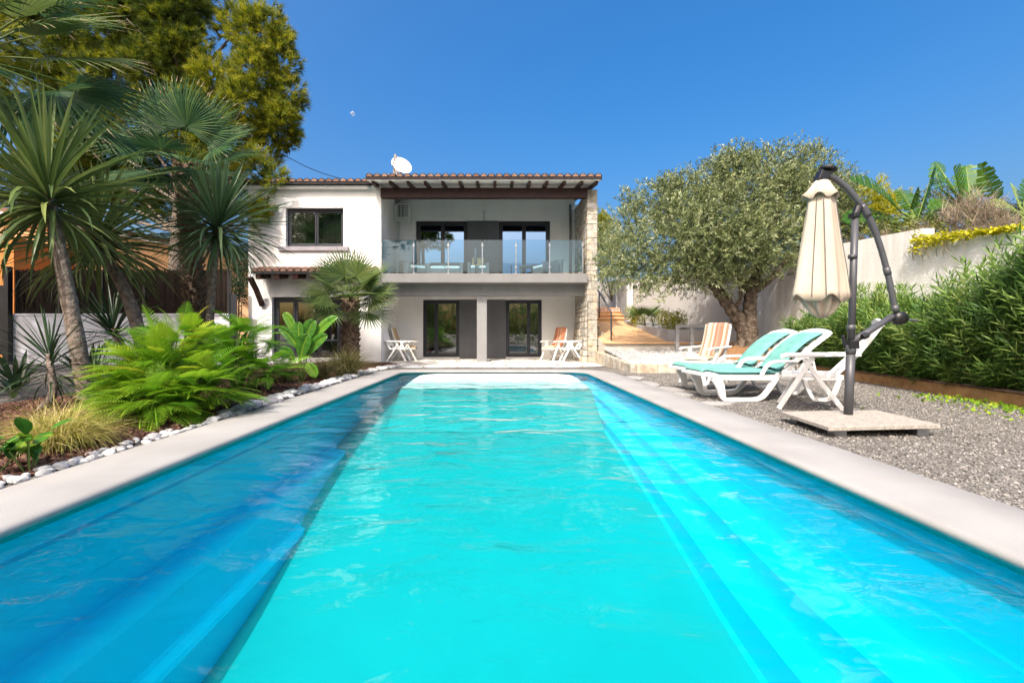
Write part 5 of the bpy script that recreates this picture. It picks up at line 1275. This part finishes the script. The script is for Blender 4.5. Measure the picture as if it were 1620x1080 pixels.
# ---- low broad plants
def rosette(name,label,cat,base,n,L,w,m,thr=(30,80),h=.12,wid=None):
    base=np.asarray(base,float); t=thing(name,label,cat,base); tv,tf=blade(1,w,4,.6,.2,lambda t:max(.05,math.sin(PI*min(1,t*.96+.04))**.8))
    i=np.arange(n); th=R(thr[0])+(R(thr[1])-R(thr[0]))*rng.random(n); ph=i*2.4; d=np.stack([np.sin(th)*np.cos(ph),np.sin(th)*np.sin(ph),np.cos(th)],1)
    pos=np.stack([rng.normal(size=n)*h*.8,rng.normal(size=n)*h*.5,h*rng.random(n)*1.6+.03],1)
    g=Geo(); inst(g,tv,tf,frames(d,np.tile(UPV,(n,1))),pos,L*rng.uniform(.6,1.1,n),tints(n)); g.build('leaves',M[m],t)
    g=Geo()
    for k in range(0,n,3): tube(g,[(pos[k][0]*.3,pos[k][1]*.3,-.02),tuple(pos[k])],.005,5)
    g.build('stems',M['stem'],t); return t
for x,y,n_,lab in((-3.06,2.98,16,'low bright green leafy plant at the coping, right of a smaller one'),(-3.22,2.86,12,'small bright green leafy plant at the left, beside bark chips')):
    rosette('leafy_plant',lab,'plant',(x,y,.0),n_,.17,.5,'broad',(20,75),.12)
for k,(x,y,n_,L,lab) in enumerate([(-5.6,6.3,26,.75,'dark strap leaved plant left of the leaning yucca trunk'),(-4.75,6.6,24,.6,'dark strap leaved plant between the yucca trunk and the feathery bush'),(-6.6,6.2,30,.8,'dark strap leaved plant at the left edge by the gate'),(-6.4,11.0,40,1.1,'dark strap leaved plant below the white low wall'),(-5.6,4.6,20,.6,'dark low plant at the far left of the bark bed')]):
    rosette('strap_plant',lab,'plant',(x,y,.02),n_,L,.10,'darkplant',(15,85),.08)
# paddle leaf plant (strelitzia)
def paddle(label,base,leaves,m='broad',name='paddle_leaf_plant',cat='plant'):
    base=np.asarray(base,float); t=thing(name,label,cat,base); g=Geo(); gs=Geo()
    for (x0,z0),(x1,z1),w,dy in leaves:
        a=np.array((x0,dy*.6-.02,z0)); b=np.array((x1,dy,z1)); tube(gs,smoothpath([(x0*.15,0,-.03),(x0*.6,dy*.3,z0*.55),a],4),[.018-.0012*i for i in range(9)],6)
        bananaleaf(g,a,b,w,arch=.12,normal=(.25*random.uniform(-1,1),-1,.35),tear=0)
    g.build('leaves',M[m],t,smooth=False); gs.build('stalks',M['stem'],t,smooth=True); return t
def bananaleaf(g,a,b,w,arch=.2,normal=(0,-1,.3),tear=.25,n=14,tint=None,hang=.0):
    a=np.asarray(a,float); b=np.asarray(b,float); L=np.linalg.norm(b-a); ax=(b-a)/L; nrm=np.asarray(normal,float); nrm=unit((nrm-ax*np.dot(nrm,ax))[None])[0]; side=np.cross(ax,nrm)
    V=[];F=[];T=[]; base_t=rng.random() if tint is None else tint
    for i in range(n):
        t0,t1=i/n,(i+1)/n-(.012 if tear and rng.random()<tear*2 else 0)
        for s in(-1,1):
            sh=rng.normal()*.02*(tear>0); cut=rng.uniform(.72,1.0) if tear else 1.
            q=[]
            for t in(t0,t1):
                c=a+ax*L*t+np.array((0,0,1))*arch*L*math.sin(PI*t)*.8
                ww=w/2*math.sin(PI*min(1,t*.93+.05))**.55*cut
                e=c+side*s*ww+ax*L*(.06+sh)*(1 if t<.9 else .3)-nrm*ww*.30*(-1)+np.array((0,0,-hang*ww))
                q.append((c,e))
            m0=(q[0][0]*.5+q[0][1]*.5)+nrm*.01; m1=(q[1][0]*.5+q[1][1]*.5)+nrm*.01
            k=len(V); V+=[q[0][0],m0,q[0][1],q[1][0],m1,q[1][1]]
            f=[(k,k+1,k+4,k+3),(k+1,k+2,k+5,k+4)]; F+=f if s>0 else [z[::-1] for z in f]; T+=[np.clip(base_t+rng.normal()*.08,0,1)]*2
    g.add(V,F,np.array(T))
    tube(g,[a+ax*L*t+np.array((0,0,arch*L*math.sin(PI*t)*.8-.006)) for t in np.linspace(0,.97,8)],[.016*(1-.8*t) for t in np.linspace(0,1,8)],5,tint=1.)
paddle('bright green paddle leaved plant between the grasses before the dark wing doors',[-3.52,8.2,.0],
  [((-.10,.85),(-.32,1.25),.16,0),((-.03,.72),(-.05,1.08),.22,-.05),((.06,.70),(.22,1.12),.24,-.02),((.10,.62),(.62,1.18),.20,.04),((-.06,.6),(-.42,.98),.18,.05),((.12,.50),(.48,.85),.20,-.08),((.02,.45),(.16,.86),.26,-.15),((.12,.35),(.30,.10),.20,-.1),((-.1,.4),(-.34,.62),.18,-.1)])
# ---- plants on the bank behind the right wall
def banana(label,px,py,Y,leaves,name='banana_plant'):
    b=P(px,py,Y); t=thing(name,label,'banana plant',b,0,'banana plants behind the right wall'); g=Geo(); gs=Geo()
    tube(gs,[b+[0,0,-1.0],b+[0,0,-.2],b+[0.0,0,.15]],[.13,.10,.06],10)
    for (x0,y0),(x1,y1),w,ar,nr,te in leaves:
        a=P(x0,y0,Y); c=P(x1,y1,Y+rng.normal()*.4); tube(gs,[b,(a+b)/2+[0,0,.05],a],[.05,.035,.022],7); bananaleaf(g,a,c,w*1.3,ar,nr,te,18,hang=.35 if te>.3 else .1)
    g.build('leaves',M['banana'],t,off=b); gs.build('stalk',M['stem'],t,off=b,smooth=True)
banana('banana plant with a long arching leaf behind the parasol arm',1443,350,11.5,[((1425,335),(1345,285),.55,.10,(.2,-1,.75),.25),((1415,345),(1335,352),.5,.08,(0,-.9,.8),.25),((1440,330),(1452,296),.4,.05,(.7,-.8,.2),.2),((1450,350),(1420,300),.5,.15,(0,-1,.3),.4),((1460,350),(1530,330),.45,.2,(0,-.8,.8),.5),((1440,352),(1395,372),.4,.1,(0,-.8,.8),.2),((1452,345),(1478,262),.34,-.02,(.9,-.5,.2),.6)])
banana('banana plant with torn upright leaves against the sky',1535,345,11.5,[((1522,322),(1508,265),.62,.04,(.5,-1,.2),.25),((1535,318),(1528,262),.55,.02,(-.4,-1,.3),.15),((1545,310),(1546,270),.42,.0,(.5,-1,.1),.1),((1580,322),(1553,257),.34,-.05,(-.8,-.6,.2),.15),((1518,320),(1482,278),.45,.12,(.2,-1,.7),.5),((1492,275),(1478,256),.28,.1,(0,-1,.6),.6),((1525,335),(1470,330),.45,.2,(0,-.8,.8),.5),((1490,300),(1476,258),.25,-.05,(-.7,-.7,.2),.7),((1548,330),(1590,352),.4,.2,(0,-.8,.8),.3)])
banana('banana plant cut by the right edge of the picture',1622,345,11.,[((1612,325),(1598,290),.4,.05,(.4,-1,.2),.5),((1620,320),(1625,285),.4,.05,(0,-1,.2),.3),((1610,335),(1570,345),.45,.15,(0,-.8,.7),.4),((1615,340),(1560,325),.4,.25,(0,-.8,.7),.4),((1625,335),(1670,320),.5,.2,(0,-.8,.7),.4)])
LT=[multi(*leafy(.45),frames(rdir(12)+[0,.6,0],rdir(12)),np.stack([rng.normal(size=12)*.06,rng.random(12)*.22,rng.normal(size=12)*.06],1),rng.uniform(.05,.10,12)) for _ in range(4)]
BTW=[tuft(14,.42,.006,60) for _ in range(3)]
def shrub(label,cl,m='shrub',per=190,name='shrub',cat='shrub',tmpl=None,lo=0,hi=1,base=None,scale=1.,stem=True,group=None):
    cl=[(P(a,b,Y),r*Y/720) for a,b,r,Y in cl]; b0=np.asarray(base if base is not None else cl[0][0]-[0,0,cl[0][1]],float)
    t=thing(name,label,cat,b0,0,group); g=Geo(); clumps(g,cl,tmpl or LT,per*1.5,.4,.2,scale,.6,lo,hi); g.build('foliage',M[m],t,off=b0)
    if stem:
        g=Geo()
        for c,r in cl: tube(g,[b0,(b0+c)/2+rdir(1)[0]*.08,c],[.03,.022,.012],6)
        g.build('stems',M['bark'],t,off=b0)
    return t
shrub('yellow green conifer shrub glowing behind the banana leaf',[(1372,318,30,14),(1395,330,28,14),(1420,330,24,14.5),(1350,335,26,14)],'yellow',260,tmpl=PT,lo=0,hi=.55)
shrub('leafy green shrub below the arching banana leaf on the bank',[(1365,375,28,11),(1400,380,28,10.8),(1440,372,26,10.6),(1390,362,24,11.2),(1470,368,20,10.4)])
shrub('tall mixed green shrub between the two banana plants',[(1470,335,30,12.5),(1490,345,30,12),(1500,315,26,12.8),(1520,335,28,12.5),(1485,368,22,10.6)])
shrub('low green shrubs just above the wall behind the parasol arm',[(1345,388,22,12),(1375,382,22,11.6),(1405,376,20,11.2),(1330,370,26,12.6),(1435,368,18,10.8),(1300,360,26,13.5)])
shrub('dark shrub at the right end of the bank',[(1585,345,28,12),(1610,360,30,11.5),(1565,350,24,12),(1640,350,40,11.5)],'darkplant')
shrub('bare twiggy grey bush above the yellow creeper',[(1535,355,26,10.2),(1555,362,26,10),(1515,362,20,10.2),(1575,370,18,9.8),(1540,335,18,10.4)],'dry',230,'dry_bush','bush',BTW)
shrub('dry reddish brush along the top of the wall beside the parasol',[(1355,395,14,11.2),(1385,388,13,10.8),(1340,402,12,11.6),(1420,382,11,10.3),(1455,378,10,9.8)],'dry',420,'dry_brush','brush',BTW,scale=.6)
shrub('dark conifer shrub filling the gap between the fence and the house wing',[(372,440,20,14.6),(380,410,18,14.6),(366,470,18,14.5),(384,455,12,14.4)],'darkplant',500,lo=.2,hi=1,base=(-8.4,14.6,0))
# yellow creeper spilling over the wall
t=thing('yellow_creeper','yellow flowering creeper spilling over the step in the roughcast wall','creeper',(8.25,8.3,2.6))
g=Geo(); n=1500; y=7.05+1.85*rng.random(n); zt=np.interp(y,[6.8,8.75],[2.45,2.64])
over=rng.random(n)**2*np.interp(y,[7.0,7.6,8.3,8.9],[.02,.06,.16,.34]); x=np.interp(y,[6.8,8.75],[8.16,8.18])-.03-.16*rng.random(n)*np.interp(y,[7,8.9],[.5,1.]); inn=rng.random(n)<.45; x=np.where(inn,x+.3*rng.random(n),x); z=np.where(inn,zt+.10*rng.random(n)*np.interp(y,[7,8.7,8.9],[.6,1.4,3.]),zt+.06-over)
inst(g,*leafy(.6),frames(rdir(n)+[-.6,-.3,-.2],rdir(n)+[-.7,-.3,.5]),np.stack([x,y,z],1),rng.uniform(.04,.09,n),tints(n)); g.build('leaves',M['yellow'],t,off=(8.25,8.3,2.6))
g=Geo()
for k in range(14):
    yy=7.9+.95*rng.random(); xx=8.17; tube(g,smoothpath([(xx+.3,yy,2.66),(xx-.02,yy-.02,2.70),(xx-.12,yy+rng.normal()*.05,2.5),(xx-.10+rng.normal()*.03,yy+rng.normal()*.06,2.30)],3),.005,5)
g.build('stems',M['dry'],t,off=(8.25,8.3,2.6))
# planter shrubs
shrub('yellow green rounded shrub at the front corner of the grey planter',[(1062,510,16,14.6),(1052,505,12,14.4),(1076,508,11,14.6)],'lime',700,scale=.75)
shrub('reddish green low shrub left of the small palm in the planter',[(1003,502,11,17),(1012,506,10,16.6),(998,495,9,17.2)],'lime',600,scale=.75)
rosette('cycad','small yellow green cycad in the middle of the grey planter','plant',P(1034,515,15.4),30,.45,.06,'fan_light',(15,75),.05)
# trees behind, seen past the buttress
shrub('olive coloured tree crown seen between the stone buttress and the olive tree',[(958,410,26,21),(965,375,24,22),(972,440,20,20.5),(952,445,18,21),(985,400,22,22),(955,380,20,22.5)],'olive',230,'background_tree','tree',OT,base=(5.4,21.5,2.4),scale=1.2)
shrub('yellow green tree top just right of the stone buttress',[(950,352,16,27),(956,362,14,27),(948,380,18,27)],'pine',300,'background_tree','tree',PT,lo=.4,hi=1,base=(6.1,27,2.5),scale=1.3)
# ground weeds by the curb
t=thing('weeds','sparse yellow green weeds in the gravel below the hedge curb','weeds',(5.6,5.6,-.03)); n=520
yy=4.3+2.3*rng.random(n); xx=np.array([curbx(q) for q in yy])-.05-np.abs(rng.normal(size=n))*.38; g=Geo(); inst(g,*leafy(.6),frames(rdir(n)+[0,0,.6],rdir(n)+[0,0,1]),np.stack([xx,yy,np.full(n,-.02)],1),rng.uniform(.03,.07,n),tints(n,.4,1)); g.build('leaves',M['feather'],t,off=(5.6,5.6,-.03)); t['kind']='stuff'
# garden behind the viewer, mirrored in the doors
def backtree(label,x,y,cl,m,tmpl,per,scale):
    b=np.array((x,y,0.)); t=thing('garden_tree',label,'tree',b); g=Geo(); clumps(g,[(np.array((x+a,y+c,z)),r) for a,c,z,r in cl],tmpl,per,.4,.4,scale,.6); g.build('crown',M[m],t,off=b)
    g=Geo(); tube(g,[b-[0,0,.1],b+[.1,0,cl[0][2]*.5],b+[0,0,cl[0][2]]],[.28,.2,.12],10); g.build('trunk',M['bark'],t,off=b)
backtree('umbrella pine behind the viewer mirrored in the left balcony door',-7.4,-12,[(0,0,11,1.6),(-1.6,0,10.6,1.3),(1.5,0,10.8,1.4),(.3,0,12,1.4),(-.9,0,9.6,1.)],'pine',PT,150,2.2)
backtree('broad tree behind the viewer mirrored in the wing window',-17,-14,[(0,0,9,3.2),(-3,0,10,2.6),(3,0,10,2.8),(0,0,12,2.6),(2,0,7,2.)],'olive',OT,60,3)
backtree('tall pine beyond the left edge shading the fence',-14.5,7.5,[(0,0,7.5,2.4),(1.5,1,6.5,2.),(-2,1,7.5,2.2),(.5,-1.5,8.5,1.8),(2.2,2.2,7.6,1.7)],'pine',PT,110,2.2)
backtree('dark tree beyond the left edge shading the yuccas',-9.6,3.2,[(0,0,6.2,1.5),(.9,.5,5.6,1.1),(-1,.3,6,1.2),(.2,-.9,6.8,1.1)],'olive',OT,130,2.0)
hb2=(0,-11,0); t=thing('back_hedge','clipped hedge behind the viewer mirrored in the garden doors','hedge',hb2)
g=Geo(); clumps(g,[(np.array((-12+1.5*i,-11,1.+1.2*(j))),1.25) for i in range(17) for j in range(3)],OT,26,.4,.5,3,.6); g.build('foliage',M['oleander'],t,off=hb2)
# daytime moon
g=Geo(); nn=16; c=P(558,180,3000.); rm=3.6*3000/720
for_=[(rm*math.sin(PI*i/12),-rm*math.cos(PI*i/12)) for i in range(13)]; lathe(g,[(max(r,.01),z) for r,z in for_],24,tuple(c))
mm,n_,l_=newmat('moon_rock'); n_['Principled BSDF'].inputs['Base Color'].default_value=(.62,.68,.75,1); n_['Principled BSDF'].inputs['Roughness'].default_value=1
tr_=n_.new('ShaderNodeBsdfTransparent'); mxs=n_.new('ShaderNodeMixShader'); mxs.inputs[0].default_value=.30; l_.new(tr_.outputs[0],mxs.inputs[1]); l_.new(n_['Principled BSDF'].outputs[0],mxs.inputs[2]); l_.new(mxs.outputs[0],n_['Material Output'].inputs[0])
tag(g.build('moon',mm,smooth=True),'faint pale daytime moon in the blue sky above the roof','moon')
